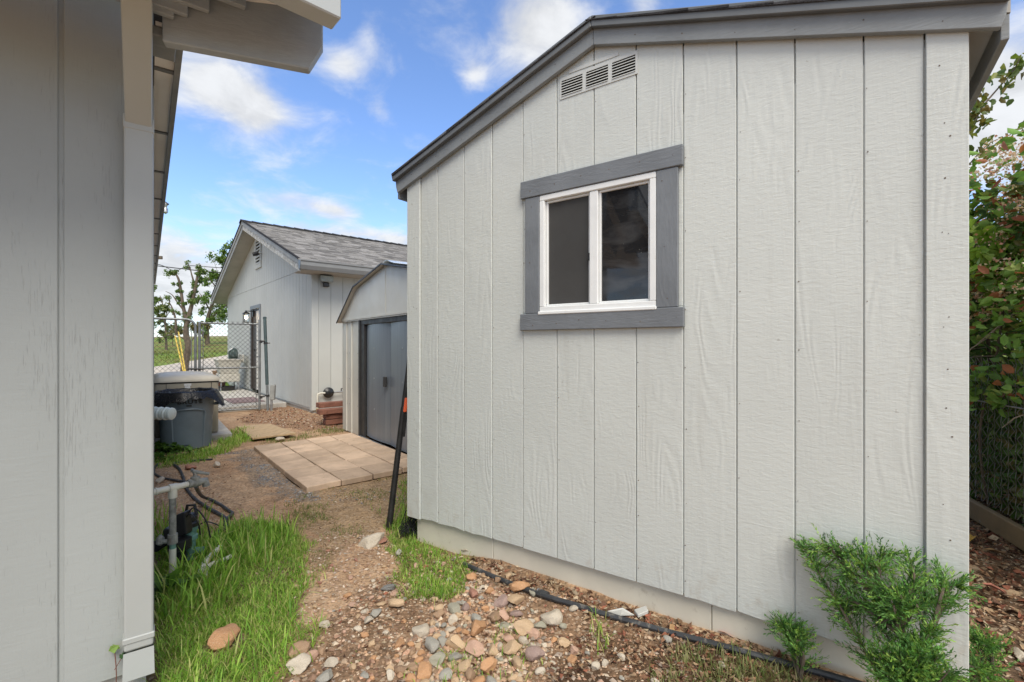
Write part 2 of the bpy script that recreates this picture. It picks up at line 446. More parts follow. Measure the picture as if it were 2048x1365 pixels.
WALLC = (0.545, 0.565, 0.535)
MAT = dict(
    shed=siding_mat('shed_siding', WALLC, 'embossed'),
    house=siding_mat('house_siding', (0.325, 0.348, 0.338), 'cracked'),  # base grey lowered so the colour carries the near wall's shade
    garage=siding_mat('garage_siding', (0.505, 0.515, 0.485), 'plain'),
    shedbase=simple('shed_skirt_paint', (0.65, 0.605, 0.50), 0.6, 0.06, 4, dirt=((0.30, 0.24, 0.17), 9, 0.60, 0.5)),
    greytrim=wood_paint('grey_trim', (0.165, 0.178, 0.192), (30, 30, 130), 0.5),
    greytrimv=wood_paint('grey_trim_upright', (0.165, 0.178, 0.192), (110, 110, 22), 0.5),
    rake=wood_paint('rake_grey', (0.205, 0.218, 0.222), (24, 24, 140), 0.55),
    rakegar=wood_paint('garage_rake', (0.28, 0.28, 0.265), (24, 24, 120), 0.6),
    rakepeel=wood_paint('garage_rake_peeling', (0.36, 0.345, 0.305), (10, 10, 50), 0.7, peel=((0.66, 0.65, 0.61), 16, 0.50)),
    drip=simple('drip_edge_metal', (0.135, 0.142, 0.145), 0.42, 0.08, 5, 0.2),
    white=simple('vinyl_white', (0.74, 0.75, 0.74), 0.35, 0.05, 6, bump=0.05, dirt=((0.42, 0.36, 0.26), 25, 0.66, 0.5)),
    offwhite=simple('house_trim_paint', (0.40, 0.425, 0.425), 0.5, 0.05, 3, bump=0.1, dirt=((0.25, 0.23, 0.19), 22, 0.68, 0.5)),
    downspout=simple('downspout_paint', (0.375, 0.395, 0.38), 0.42, 0.04, 2.5, bump=0.06, bscale=25, dirt=((0.28, 0.24, 0.19), 40, 0.72, 0.6)),
    beam=wood_paint('eave_beam_paint', (0.30, 0.335, 0.36), (20, 20, 90), 0.6, peel=((0.20, 0.18, 0.15), 34, 0.70), strength=0.6),
    soffit=simple('soffit_white', (0.72, 0.72, 0.70), 0.6, 0.05, 4, dirt=((0.2, 0.18, 0.15), 45, 0.70, 0.8)),
    garsoffit=simple('garage_soffit', (0.40, 0.385, 0.35), 0.7, 0.08, 3),
    dark=simple('dark_void', (0.012, 0.012, 0.013), 0.8, 0.2, 5),
    screen=simple('insect_screen', (0.045, 0.044, 0.042), 0.75, 0.12, 2.5, bump=0.4, bscale=900, bdist=0.0008),
    metalwall=simple('shed_metal_beige', (0.60, 0.59, 0.535), 0.42, 0.05, 2.5, 0.0, bump=0.08, bscale=12, dirt=((0.35, 0.30, 0.22), 7, 0.66, 0.35)),
    charcoal=simple('charcoal_metal', (0.035, 0.034, 0.034), 0.5, 0.15, 6),
    galv=simple('galvanised_steel', (0.40, 0.41, 0.42), 0.42, 0.15, 14, 0.75, bump=0.05),
    gatepipe=simple('gate_pipe', (0.26, 0.275, 0.28), 0.45, 0.18, 12, 0.6, bump=0.05),
    wire=simple('fence_wire', (0.035, 0.036, 0.034), 0.6, 0.2, 20, 0.0, bump=0),
    fencewire=simple('hedge_fence_wire', (0.30, 0.29, 0.27), 0.35, 0.2, 20, 0.7, bump=0),
    ventpaint=simple('vent_paint', (0.54, 0.55, 0.525), 0.5, 0.05, 4),
    greenpost=simple('green_post_paint', (0.055, 0.085, 0.088), 0.5, 0.25, 14, dirt=((0.35, 0.36, 0.35), 26, 0.66, 0.7)),
    concrete=simple('concrete', (0.46, 0.44, 0.40), 0.85, 0.12, 6, bump=0.4, bscale=90, bdist=0.003, dirt=((0.26, 0.21, 0.15), 7, 0.58, 0.5)),
    road=simple('driveway_concrete', (0.52, 0.46, 0.38), 0.9, 0.1, 1.2, bump=0.2),
    gentan=simple('generator_body', (0.33, 0.295, 0.225), 0.45, 0.05, 4, bump=0.05, bscale=200),
    genlid=simple('generator_lid', (0.56, 0.515, 0.425), 0.42, 0.05, 4, bump=0.05, bscale=200),
    binmat=simple('bin_plastic', (0.15, 0.19, 0.222), 0.5, 0.08, 5, bump=0.12, bscale=300, bdist=0.001, dirt=((0.22, 0.22, 0.20), 9, 0.62, 0.35)),
    bag=simple('bag_plastic', (0.009, 0.009, 0.010), 0.30, 0.2, 9, bump=0.6, bscale=22, bdist=0.02, spec=0.4),
    black=simple('black_plastic', (0.016, 0.016, 0.017), 0.4, 0.2, 10),
    polepaint=simple('pole_black', (0.022, 0.021, 0.020), 0.5, 0.3, 22, dirt=((0.20, 0.17, 0.13), 40, 0.66, 0.6)),
    orange=simple('orange_sticker', (0.85, 0.13, 0.035), 0.45, 0.06, 40, bump=0),
    hose=simple('poly_hose', (0.035, 0.037, 0.040), 0.5, 0.3, 14, dirt=((0.30, 0.27, 0.22), 22, 0.55, 0.45)),
    pvc=simple('pvc_pipe', (0.62, 0.60, 0.52), 0.45, 0.08, 9, bump=0.1, dirt=((0.33, 0.29, 0.2), 28, 0.58, 0.55)),
    pvcold=simple('weathered_pvc', (0.24, 0.24, 0.22), 0.65, 0.35, 35, dirt=((0.22, 0.09, 0.06), 22, 0.60, 0.8)),
    greenpvc=simple('green_valve_body', (0.12, 0.24, 0.20), 0.5, 0.15, 20, dirt=((0.38, 0.42, 0.38), 25, 0.6, 0.5)),
    corr=simple('corrugated_white', (0.62, 0.68, 0.64), 0.4, 0.05, 8, bump=0.05),
    plywood=simple('plywood', (0.46, 0.33, 0.19), 0.75, 0.15, 3, bump=0.3, stretch=(7, 1.5, 1), dirt=((0.24, 0.15, 0.08), 6, 0.58, 0.6)),
    brickred=simple('red_edging', (0.23, 0.10, 0.065), 0.8, 0.2, 14, bump=0.4),
    yellow=simple('yellow_sleeve', (0.60, 0.43, 0.07), 0.45, 0.03, 2, bump=0),
    bark=simple('bark', (0.12, 0.092, 0.066), 0.9, 0.3, 9, bump=0.8, bscale=22, bdist=0.02, stretch=(1, 1, 0.3)),
    sink=simple('sink_plastic', (0.50, 0.48, 0.42), 0.55, 0.1, 9, dirt=((0.25, 0.2, 0.14), 12, 0.6, 0.6)),
    timber=wood_paint('kick_timber', (0.23, 0.17, 0.095), (9, 9, 60), 0.8),
    doorwhite=simple('door_white', (0.66, 0.63, 0.57), 0.5, 0.04, 4),
    doorbrown=simple('door_jamb_brown', (0.045, 0.035, 0.03), 0.55, 0.15, 8),
    matrug=simple('door_mat', (0.24, 0.17, 0.17), 0.95, 0.2, 60, bump=0.5),
    litterwhite=simple('white_scrap', (0.46, 0.46, 0.43), 0.5, 0.06, 20),
    net=simple('black_netting', (0.02, 0.022, 0.02), 0.7, 0.3, 30),
    blackprint=simple('black_print', (0.008, 0.008, 0.008), 0.6, 0, 5, bump=0),
    labelwhite=simple('label_white', (0.72, 0.72, 0.72), 0.5, 0.1, 60, bump=0),
    bronze=simple('bronze_lamp', (0.02, 0.018, 0.016), 0.45, 0.1, 8, 0.5),
    juniper=attr_mat('juniper_needles', 0.6, 0.2, 60, 0, transl=0.25),
    leaf=attr_mat('leaf_blades', 0.5, 0.15, 25, 0, transl=0.30, spec=0.4),
    grass=attr_mat('grass_blades', 0.55, 0.1, 12, 0, transl=0.35),
    litter=attr_mat('leaf_litter', 0.85, 0.25, 60, 0.3, 0.004),
    pebble=attr_mat('pebbles', 0.8, 0.25, 60, 0.4, 0.003),
    shingle=attr_mat('shingles', 0.95, 0.3, 140, 0.6, 0.004, spec=0.15),
    paver=None, stone=None, glass=None, door=None, ground=None,
)
# paving slabs: sandy concrete, each its own tone
m, n, b = new_mat('paver_concrete')
co = n.coords(); oi = n.new('ShaderNodeObjectInfo')
v = n.ramp(n.noise(co, 5, 6, 0.65), 0.3, 0.72, 0.82, 1.14)
c = n.mix(1.0, (0.55, 0.41, 0.295, 1), v, 'MULTIPLY')
c = n.mix(1.0, c, n.ramp(oi.outputs['Random'], 0, 1, 0.84, 1.16, False), 'MULTIPLY')
c = n.mix(n.math('MULTIPLY', n.ramp(n.noise(co, 14, 6, 0.7, 0.4), 0.6, 0.72), 0.55), c, (0.25, 0.155, 0.09, 1))
put(n, b, 'Base Color', c); put(n, b, 'Roughness', 0.9); put(n, b, 'Specular IOR Level', 0.2)
put(n, b, 'Normal', n.bump(n.math('ADD', n.noise(co, 160, 4), n.noise(co, 22, 3)), 0.35, 0.003))
MAT['paver'] = m
# river stones: tint comes from the object colour
m, n, b = new_mat('river_stone')
co = n.coords(); oi = n.new('ShaderNodeObjectInfo')
v = n.ramp(n.noise(co, 26, 6, 0.65, 0.4), 0.3, 0.7, 0.66, 1.22)
c = n.mix(1.0, oi.outputs['Color'], v, 'MULTIPLY')
c = n.mix(n.math('MULTIPLY', n.ramp(n.noise(co, 17, 4, 0.6, 1.0), 0.55, 0.68), 0.6), c, (0.55, 0.44, 0.33, 1))
c = n.mix(n.math('MULTIPLY', n.ramp(n.noise(co, 40, 4, 0.6), 0.60, 0.7), 0.5), c, (0.24, 0.13, 0.075, 1))
put(n, b, 'Base Color', c); put(n, b, 'Roughness', 0.68)
put(n, b, 'Normal', n.bump(n.noise(co, 70, 5, 0.65), 0.5, 0.004))
MAT['stone'] = m
# window glass: dark room behind, dusty specks
m, n, b = new_mat('window_glass')
co = n.coords()
sp = n.ramp(n.voronoi(co, 42), 0.045, 0.075, 1.0, 0.0)
sp = n.math('MULTIPLY', sp, n.ramp(n.noise(co, 12, 2), 0.5, 0.62))
sm = n.ramp(n.noise(n.coords((1, 1, 2.5), rot=(0.3, 0.5, 0)), 4, 5, 0.6, 1.0), 0.45, 0.75, 0, 0.035)
c = n.mix(sp, n.mix(1, (0.014, 0.015, 0.017, 1), sm, 'ADD'), (0.35, 0.34, 0.30, 1))
put(n, b, 'Base Color', c); put(n, b, 'Roughness', n.math('ADD', 0.03, n.math('MULTIPLY', sm, 2.0)))
put(n, b, 'IOR', 1.5); put(n, b, 'Specular IOR Level', 0.6)
MAT['glass'] = m
# brushed grey steel door
m, n, b = new_mat('shed_door_steel')
co = n.coords()
st = n.noise(n.coords((70, 70, 0.8)), 1, 3, 0.6)
c = n.mix(1.0, (0.21, 0.24, 0.28, 1), n.ramp(st, 0.3, 0.7, 0.88, 1.1), 'MULTIPLY')
c = n.mix(n.math('MULTIPLY', n.ramp(n.noise(n.coords((9, 9, 1.2)), 1, 5, 0.65), 0.56, 0.72), 0.35), c, (0.28, 0.31, 0.34, 1))
put(n, b, 'Base Color', c); put(n, b, 'Metallic', 0.3); put(n, b, 'Roughness', 0.38)
MAT['door'] = m
# ground: zone colour at the vertices, soil grain on top
m, n, b = new_mat('yard_soil')
co = n.coords()
g1 = n.ramp(n.noise(co, 55, 6, 0.7), 0.28, 0.75, 0.62, 1.34)
g2 = n.ramp(n.noise(co, 9, 5, 0.6, 0.5), 0.3, 0.7, 0.80, 1.18)
c = n.mix(1.0, n.mix(1.0, n.attr(), g1, 'MULTIPLY'), g2, 'MULTIPLY')
chip = n.voronoi(co, 85, 'F1', 'Color')
spx = n.new('ShaderNodeSeparateColor'); n.put(spx.inputs[0], chip)
c = n.mix(n.math('MULTIPLY', n.ramp(spx.outputs[0], 0.86, 0.9), 0.45), c, (0.50, 0.40, 0.30, 1))
c = n.mix(n.math('MULTIPLY', n.ramp(spx.outputs[1], 0.88, 0.92), 0.5), c, (0.10, 0.06, 0.035, 1))
put(n, b, 'Base Color', c); put(n, b, 'Roughness', 0.95); put(n, b, 'Specular IOR Level', 0.15)
hh = n.math('ADD', n.noise(co, 45, 6, 0.7), n.math('MULTIPLY', n.voronoi(co, 70), 0.5))
put(n, b, 'Normal', n.bump(hh, 0.7, 0.012))
MAT['ground'] = m

# ------------------------------------------------------------------ ground
def vnoise(x, y, scale, seed=0, octaves=4, rough=0.5):
    """numpy value noise, about -1..1"""
    x = np.asarray(x, float); y = np.asarray(y, float)
    out = np.zeros(np.broadcast(x, y).shape); amp = 1.0; tot = 0.0
    for o in range(octaves):
        r = np.random.default_rng(seed * 17 + o); tab = r.random((256, 256)) * 2 - 1
        xs = x * scale + 37.3 * o; ys = y * scale + 11.7 * o
        i = np.floor(xs).astype(int); j = np.floor(ys).astype(int)
        fx = xs - i; fy = ys - j
        fx = fx * fx * (3 - 2 * fx); fy = fy * fy * (3 - 2 * fy)
        a = tab[i % 256, j % 256]; b_ = tab[(i + 1) % 256, j % 256]; c_ = tab[i % 256, (j + 1) % 256]; d = tab[(i + 1) % 256, (j + 1) % 256]
        out = out + amp * ((a * (1 - fx) + b_ * fx) * (1 - fy) + (c_ * (1 - fx) + d * fx) * fy)
        tot += amp; amp *= rough; scale *= 2.03
    return out / tot

def gh(x, y):
    """ground level"""
    x = np.asarray(x, float); y = np.asarray(y, float)
    near = np.exp(-((np.maximum(np.abs(y - 3), 0) / 6) ** 2))
    z = 0.022 * vnoise(x, y, 1.3, 3, 3) + 0.010 * near * vnoise(x, y, 7, 4, 4)
    a_ = (x + 0.623) * 0.8165 - (y - 2.943) * 0.577; d_ = -(x + 0.623) * 0.577 - (y - 2.943) * 0.8165
    z = z + 0.042 * np.clip(1 - np.abs(d_ + .05) / .34, 0, 1) * np.clip((a_ - .35) * 3, 0, 1) * np.clip((2.7 - a_) * 4, 0, 1)
    hill = np.clip(y - 20, 0, None)
    z = z + 0.055 * hill * np.exp(-np.clip((y - 60) / 60, 0, None) ** 2) * np.clip(1.2 - np.abs(x + 10) / 160, 0.2, 1)
    return z

def inpoly(px, py, poly):
    px = np.asarray(px); py = np.asarray(py)
    r = np.zeros(px.shape, bool); k = len(poly)
    for i in range(k):
        x1, y1 = poly[i]; x2, y2 = poly[(i + 1) % k]
        cnd = (y1 > py) != (y2 > py)
        with np.errstate(divide='ignore', invalid='ignore'):
            xi = (x2 - x1) * (py - y1) / (y2 - y1 + 1e-12) + x1
        r ^= cnd & (px < xi)
    return r
def world_poly(pts):
    """a patch of ground read off the photograph, as a polygon on the ground"""
    return [tuple(at_z(px, py, 0.0).xy) for px, py in pts]

ZONE = dict(
    grass_l=world_poly([(240, 1480), (306, 1075), (380, 1095), (440, 1070), (500, 1040), (575, 1050), (612, 1120), (602, 1200), (585, 1260), (565, 1310), (530, 1400), (430, 1500)]),
    grass_r=world_poly([(778, 1075), (800, 1040), (850, 1060), (905, 1085), (950, 1100), (938, 1150), (905, 1195), (850, 1205), (815, 1165), (785, 1110)]),
    sparse=world_poly([(575, 1010), (690, 960), (800, 930), (822, 960), (815, 1050), (700, 1075), (640, 1150), (600, 1110)]),
    bed=world_poly([(540, 1480), (640, 1260), (720, 1190), (780, 1140), (800, 1100), (945, 1115), (1180, 1205), (1350, 1260), (1450, 1300), (1600, 1480)]),
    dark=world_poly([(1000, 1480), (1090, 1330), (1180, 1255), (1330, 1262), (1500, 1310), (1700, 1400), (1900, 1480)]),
    chips=world_poly([(440, 905), (520, 900), (600, 960), (640, 1000), (560, 1000), (500, 960)]),
    garbase=world_poly([(470, 845), (525, 812), (560, 808), (625, 830), (680, 838), (684, 862), (600, 862), (540, 850)]),
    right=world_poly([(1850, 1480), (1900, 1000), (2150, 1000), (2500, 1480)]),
)
xs = np.unique(np.concatenate([-4.2 - np.geomspace(0.05, 400, 46), np.arange(-4.2, 3.6, 0.021), 3.6 + np.geomspace(0.05, 400, 46)]))
ys = np.unique(np.concatenate([0.9 - np.geomspace(0.05, 60, 26), np.arange(0.9, 7.2, 0.022), 7.2 + np.geomspace(0.05, 500, 110)]))
GX, GY = np.meshgrid(xs, ys)
GZ = gh(GX, GY)
nx, ny = len(xs), len(ys)
col = np.zeros((ny, nx, 3)); col[:] = (0.45, 0.295, 0.18)
mixn = vnoise(GX, GY, 2.2, 9, 4)
def tint(mask, c, amt=1.0):
    global col
    w = (mask * amt)[..., None]
    col = col * (1 - w) + np.array(c) * w
def soft(poly, jitter=0.06, seed=20):
    jx = GX + jitter * vnoise(GX, GY, 5, seed, 3); jy = GY + jitter * vnoise(GX, GY, 5, seed + 1, 3)
    return inpoly(jx, jy, poly).astype(float)
tint(np.clip(mixn * 1.4, 0, 1), (0.52, 0.365, 0.235), 0.8)
tint(np.clip(-mixn * 1.4, 0, 1), (0.34, 0.20, 0.115), 0.65)
tint(soft(ZONE['grass_l'], 0.1, 21), (0.13, 0.10, 0.05), 0.8)
tint(soft(ZONE['grass_r'], 0.08, 23), (0.15, 0.11, 0.055), 0.7)
tint(soft(ZONE['sparse'], 0.2, 24), (0.25, 0.19, 0.105), 0.5)
tint(soft(ZONE['bed'], 0.1, 25), (0.19, 0.118, 0.072), 0.75)
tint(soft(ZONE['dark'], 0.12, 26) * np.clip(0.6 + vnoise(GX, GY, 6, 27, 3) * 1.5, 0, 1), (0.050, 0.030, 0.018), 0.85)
tint(soft(ZONE['chips'], 0.15, 28), (0.22, 0.18, 0.14), 0.6)
tint(soft(ZONE['garbase'], 0.2, 29), (0.21, 0.115, 0.065), 0.6)
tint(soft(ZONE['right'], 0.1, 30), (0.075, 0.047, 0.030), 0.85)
far = np.clip((GY - 10.3) / 0.8, 0, 1) * (GX < -2)
gn = vnoise(GX, GY, 0.35, 31, 4)
tint(np.clip((GY - 14) / 2, 0, 1), (0.17, 0.26, 0.040))
tint(far * (GY < 16), (0.10, 0.16, 0.025))
tint(np.clip((GY - 16) / 4, 0, 1) * np.clip(gn * 2.2 + 0.1, 0, 1), (0.20, 0.125, 0.05), 0.75)
tint(np.clip((GY - 58) / 10, 0, 1), (0.40, 0.30, 0.22), 0.7)
idx = np.arange(nx * ny).reshape(ny, nx)
quads = np.stack([idx[:-1, :-1], idx[:-1, 1:], idx[1:, 1:], idx[1:, :-1]], -1).reshape(-1, 4)
def np_mesh(name, verts, quads, vcol, mat, smooth=True, **pr):
    me = bpy.data.meshes.new(name)
    k = quads.shape[1]
    me.vertices.add(len(verts)); me.vertices.foreach_set('co', np.asarray(verts, np.float32).ravel())
    me.loops.add(quads.size); me.loops.foreach_set('vertex_index', np.asarray(quads, np.int32).ravel())
    me.polygons.add(len(quads))
    me.polygons.foreach_set('loop_start', np.arange(0, quads.size, k, dtype=np.int32))
    me.polygons.foreach_set('loop_total', np.full(len(quads), k, np.int32))
    if smooth: me.polygons.foreach_set('use_smooth', np.ones(len(quads), bool))
    me.update(calc_edges=True); me.validate()
    if vcol is not None:
        a = me.color_attributes.new('Col', 'FLOAT_COLOR', 'POINT')
        vc = np.concatenate([np.asarray(vcol, np.float32), np.ones((len(verts), 1), np.float32)], 1)
        a.data.foreach_set('color', vc.ravel())
    me.materials.append(mat)
    o = bpy.data.objects.new(name, me); COL.objects.link(o)
    return props(o, **pr)
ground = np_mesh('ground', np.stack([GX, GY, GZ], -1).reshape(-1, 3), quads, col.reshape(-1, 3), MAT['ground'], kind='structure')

# driveway beyond the gate, draped 1 cm over the terrain
def drape(poly, step, lift, name, mat, **pr):
    bm = bmesh.new()
    f = bm.faces.new([bm.verts.new((x, y, 0)) for x, y in poly])
    bmesh.ops.triangulate(bm, faces=[f])
    for _ in range(6):
        ed = [e for e in bm.edges if e.calc_length() > step]
        if not ed: break
        bmesh.ops.subdivide_edges(bm, edges=ed, cuts=1)
        bmesh.ops.triangulate(bm, faces=bm.faces)
    for vt in bm.verts:
        vt.co.z = float(gh(vt.co.x, vt.co.y)) + lift
    bmesh.ops.recalc_face_normals(bm, faces=bm.faces)
    me = bpy.data.meshes.new(name); bm.to_mesh(me); bm.free(); me.materials.append(mat)
    o = bpy.data.objects.new(name, me); COL.objects.link(o)
    return props(o, **pr)
drape([(-17.2, 12), (-17.2, 22.5), (-18.0, 29), (-19.2, 38), (-13.2, 38), (-11.4, 26), (-10.6, 17.5), (-11.6, 12)], 1.2, 0.03, 'driveway', MAT['road'], kind='structure')

# ------------------------------------------------------------------ garden shed (the big one on the right)
SL = V((-0.623, 2.943, 0))
SH = Frame(SL, (0.8165, -0.577), (-0.577, -0.8165))
SW, SD = 2.501, 2.6
def t2s(t): return SW - t
SZ0 = 0.155
RIDGE_S, SLOPE = 1.2505, 0.325
def shed_roof_z(s):        # underside line of the rake boards
    return 2.585 - abs(s - RIDGE_S) * SLOPE
shed = thing('garden_shed', 'pale grey grooved-board garden shed with sliding window in dark grey trim', 'shed', SH(SW / 2, -SD / 2, 0))
cuts = [0.0895, 0.249, 0.453, 0.650, 0.8546, 1.058, 1.262, 1.4606, 1.662, 1.861, 2.061, 2.267, 2.405]
cuts = sorted(t2s(t) for t in cuts)
WIN = (t2s(1.550), t2s(0.964), 1.366, 1.948)        # s0, s1, z0, z1 of the window frame
G = 0.0022
for i in range(len(cuts) - 1):
    a, b_ = cuts[i] + G, cuts[i + 1] - G
    mb = MB()
    spans = [(a, b_)]
    if b_ > WIN[0] and a < WIN[1]:
        spans = []
        w0, w1 = max(a, WIN[0]), min(b_, WIN[1])
        mb.fbox(SH, a, b_, 0, 0.012, SZ0, WIN[2])
        mb.prism([SH(a, 0, WIN[3]), SH(b_, 0, WIN[3]), SH(b_, 0, shed_roof_z(b_) + 0.02), SH(a, 0, shed_roof_z(a) + 0.02)] if not a < RIDGE_S < b_ else
                 [SH(a, 0, WIN[3]), SH(b_, 0, WIN[3]), SH(b_, 0, shed_roof_z(b_) + 0.02), SH(RIDGE_S, 0, shed_roof_z(RIDGE_S) + 0.02), SH(a, 0, shed_roof_z(a) + 0.02)], SH.n * 0.012)
        if a < WIN[0]: mb.fbox(SH, a, WIN[0], 0, 0.012, WIN[2] + .0005, WIN[3] - .0005)
        if b_ > WIN[1]: mb.fbox(SH, WIN[1], b_, 0, 0.012, WIN[2] + .0005, WIN[3] - .0005)
    pr_ = random.uniform(.0105, .0135)
    for p, q in spans:
        jag = [0.004 * math.sin(9 * p + 3), 0.004 * math.sin(9 * q + 1)]
        if p < RIDGE_S < q:
            pts = [SH(p, 0, SZ0 + jag[0]), SH(q, 0, SZ0 + jag[1]), SH(q, 0, shed_roof_z(q) + .02), SH(RIDGE_S, 0, shed_roof_z(RIDGE_S) + .02), SH(p, 0, shed_roof_z(p) + .02)]
        else:
            pts = [SH(p, 0, SZ0 + jag[0]), SH((p * 2 + q) / 3, 0, SZ0 + 0.003 * math.sin(p * 40)), SH((p + 2 * q) / 3, 0, SZ0 + 0.004 * math.sin(q * 33)), SH(q, 0, SZ0 + jag[1]), SH(q, 0, shed_roof_z(q) + .02), SH(p, 0, shed_roof_z(p) + .02)]
        mb.prism(pts, SH.n * pr_)
    mb.build('siding_board', MAT['shed'], shed, bevel=0.0025)
# backing sheet, side and back walls
mb = MB()
def wall_poly(o0, s0, s1):
    return [SH(s0, o0, SZ0 + .01), SH(s1, o0, SZ0 + .01), SH(s1, o0, shed_roof_z(s1) + .03), SH(RIDGE_S, o0, shed_roof_z(RIDGE_S) + .03), SH(s0, o0, shed_roof_z(s0) + .03)]
# front backing in four pieces round the window opening
for s0, s1, z0, z1 in ((0.002, WIN[0], SZ0 + .01, 2.17), (WIN[1], SW - .002, SZ0 + .01, 2.17), (WIN[0], WIN[1], SZ0 + .01, WIN[2]), (WIN[0], WIN[1], WIN[3], 2.17)):
    mb.fbox(SH, s0, s1, -0.02, 0.004, z0, z1)
mb.prism([SH(0.002, -0.02, 2.17), SH(SW - .002, -0.02, 2.17), SH(RIDGE_S, -0.02, 2.59)], SH.n * 0.019)
mb.prism(wall_poly(-SD, 0.002, SW - .002), SH.n * 0.019)
mb.fbox(SH, 0.0, 0.015, -SD, -0.022, SZ0, 2.17)
mb.fbox(SH, SW - 0.015, SW, -SD, -0.022, SZ0, 2.17)
mb.build('wall', MAT['shed'], shed)
# corner boards (each wraps the corner)
for s0, s1, zb in ((-0.016, t2s(2.405) - 0.002, 0.148), (t2s(0.0895) + 0.002, SW + 0.014, 0.165)):
    mb = MB()
    sa, sb = s0, s1
    mb.prism([SH(sa, 0, zb), SH(sb, 0, zb), SH(sb, 0, shed_roof_z(sb) + 0.005), SH(sa, 0, shed_roof_z(sa) + 0.005)], SH.n * 0.022)
    if s0 < 0.5: mb.fbox(SH, sa + .001, sa + .0155, -0.09, -0.001, zb, shed_roof_z(0) - .02)
    else: mb.fbox(SH, sb - .0155, sb - .001, -0.09, -0.001, zb, shed_roof_z(SW) - .02)
    mb.build('corner_board', MAT['shed'], shed, bevel=0.002)
# skirt board under the siding
mb = MB()
for a, b_ in ((0.03, 0.62), (0.623, 1.75), (1.753, SW - 0.02)):
    mb.fbox(SH, a, b_, -0.045, -0.02, -0.05, SZ0 - 0.004)
mb.fbox(SH, 0.03, 0.055, -SD, -0.047, -0.05, SZ0)
mb.fbox(SH, SW - .045, SW - 0.02, -SD, -0.047, -0.05, SZ0)
mb.build('skirt_board', MAT['shedbase'], shed, bevel=0.002)
# rake boards and drip edges
EL, ER = -0.085, SW + 0.085
for side in (0, 1):
    e = EL if side == 0 else ER
    sg = -1 if side == 0 else 1
    mb = MB()
    zr, ze = 2.585, shed_roof_z(e)
    mb.prism([SH(RIDGE_S + sg * .0008, 0.022, zr), SH(e + (-0.005 if side else 0.005), 0.022, ze + 0.000), SH(e + sg * 0.006, 0.022, ze + 0.032), SH(e + sg * 0.012, 0.022, ze + 0.076), SH(RIDGE_S + sg * .0008, 0.022, zr + 0.076)], SH.n * 0.022)
    mb.build('rake_board', MAT['rake'], shed, bevel=0.002)
    mb = MB()
    mb.prism([SH(RIDGE_S + sg * .0008, 0.045, zr + 0.070), SH(e + sg * 0.012, 0.045, ze + 0.068), SH(e + sg * 0.026, 0.045, ze + 0.118), SH(RIDGE_S + sg * .0008, 0.045, zr + 0.122)], SH.n * 0.024)
    mb.build('drip_edge', MAT['drip'], shed, bevel=0.003)
# roof decks with courses of shingles lapping up to the ridge
for side in (0, 1):
    sg = -1 if side == 0 else 1
    e = EL - .02 if side == 0 else ER + .02
    mb = MB()
    z0 = shed_roof_z(e) + 0.055; zr = 2.585 + 0.055
    mb.prism([SH(e, 0.02, z0), SH(RIDGE_S, 0.02, zr), SH(RIDGE_S, 0.02, zr + 0.05), SH(e, 0.02, z0 + 0.05)], SH.n * -(SD + 0.10))
    mb.build('roof_deck', MAT['garsoffit'], shed)
    # vertical fascia along the eave
    mb = MB()
    mb.box(SH(e - sg * 0.022, 0.02, z0 - 0.078), SH.s * (sg * 0.02), SH.n * -(SD + .10), V((0, 0, 0.075)))
    mb.build('eave_fascia', MAT['rake'], shed, bevel=0.002)
    N = 9
    L = abs(RIDGE_S - e) + 0.012
    for k in range(N):
        a, b_ = k / N, (k + 1) / N
        sA = e - sg * 0.012 + (-sg) * (a * L) ; sB = e - sg * 0.012 + (-sg) * (min(1.0, b_ + .08) * L)
        zA = z0 + 0.05 + a * (zr - z0); zB = z0 + 0.05 + min(1.0, b_ + .08) * (zr - z0)
        o0 = 0.075
        x = o0
        while x > -(SD + .12):
            wdt = random.uniform(0.28, 0.34)
            th = random.choice((0.010, 0.014, 0.017))
            tone = random.uniform(0.55, 1.25)
            cc_ = (0.055 * tone, 0.053 * tone, 0.055 * tone)
            mb = MB()
            p = [SH(sA, x, zA + 0.002), SH(sB, x, zB + 0.001), SH(sB, x, zB + 0.004), SH(sA, x, zA + th)]
            x2 = max(x - wdt, -(SD + .12))
            mb.prism(p, SH.n * (x2 - x + 0.003), cc_)
            mb.build('shingle', MAT['shingle'], shed)
            x = x2
# window
mb = MB()
s0, s1, z0, z1 = WIN
fw = 0.028
win = mb.fbox(SH, s0, s1, -0.02, 0.030, z0, z0 + fw).fbox(SH, s0, s1, -0.02, 0.030, z1 - fw, z1).fbox(SH, s0, s0 + fw, -0.02, 0.030, z0 + fw, z1 - fw).fbox(SH, s1 - fw, s1, -0.02, 0.030, z0 + fw, z1 - fw).build('window', MAT['white'], shed, bevel=0.003)
sm_ = (s0 + s1) / 2
MB().fbox(SH, sm_ - 0.021, sm_ + 0.021, -0.018, 0.026, z0 + fw + .001, z1 - fw - .001).build('mullion', MAT['white'], win, bevel=0.003)
for a, b_, mt, dep in ((s0 + fw, sm_ - .021, 'screen', 0.004), (sm_ + .021, s1 - fw, 'glass', 0.006)):
    r = 0.011
    zb, zt = z0 + fw, z1 - fw
    MB().fbox(SH, a + .001, b_ - .001, -0.012, dep + 0.008, zb + .001, zb + r).fbox(SH, a + .001, b_ - .001, -0.012, dep + 0.008, zt - r, zt - .001).fbox(SH, a + .001, a + r, -0.012, dep + 0.008, zb + r, zt - r).fbox(SH, b_ - r, b_ - .001, -0.012, dep + 0.008, zb + r, zt - r).build('sash', MAT['white'], win, bevel=0.002)
    MB().fbox(SH, a + r, b_ - r, -0.010, dep - 0.002, zb + r, zt - r).build('pane', MAT[mt], win)
MB().fbox(SH, s0 - .004, s1 + .004, 0.024, 0.040, z0 - 0.012, z0 + 0.004).build('sill', MAT['white'], win, bevel=0.003)
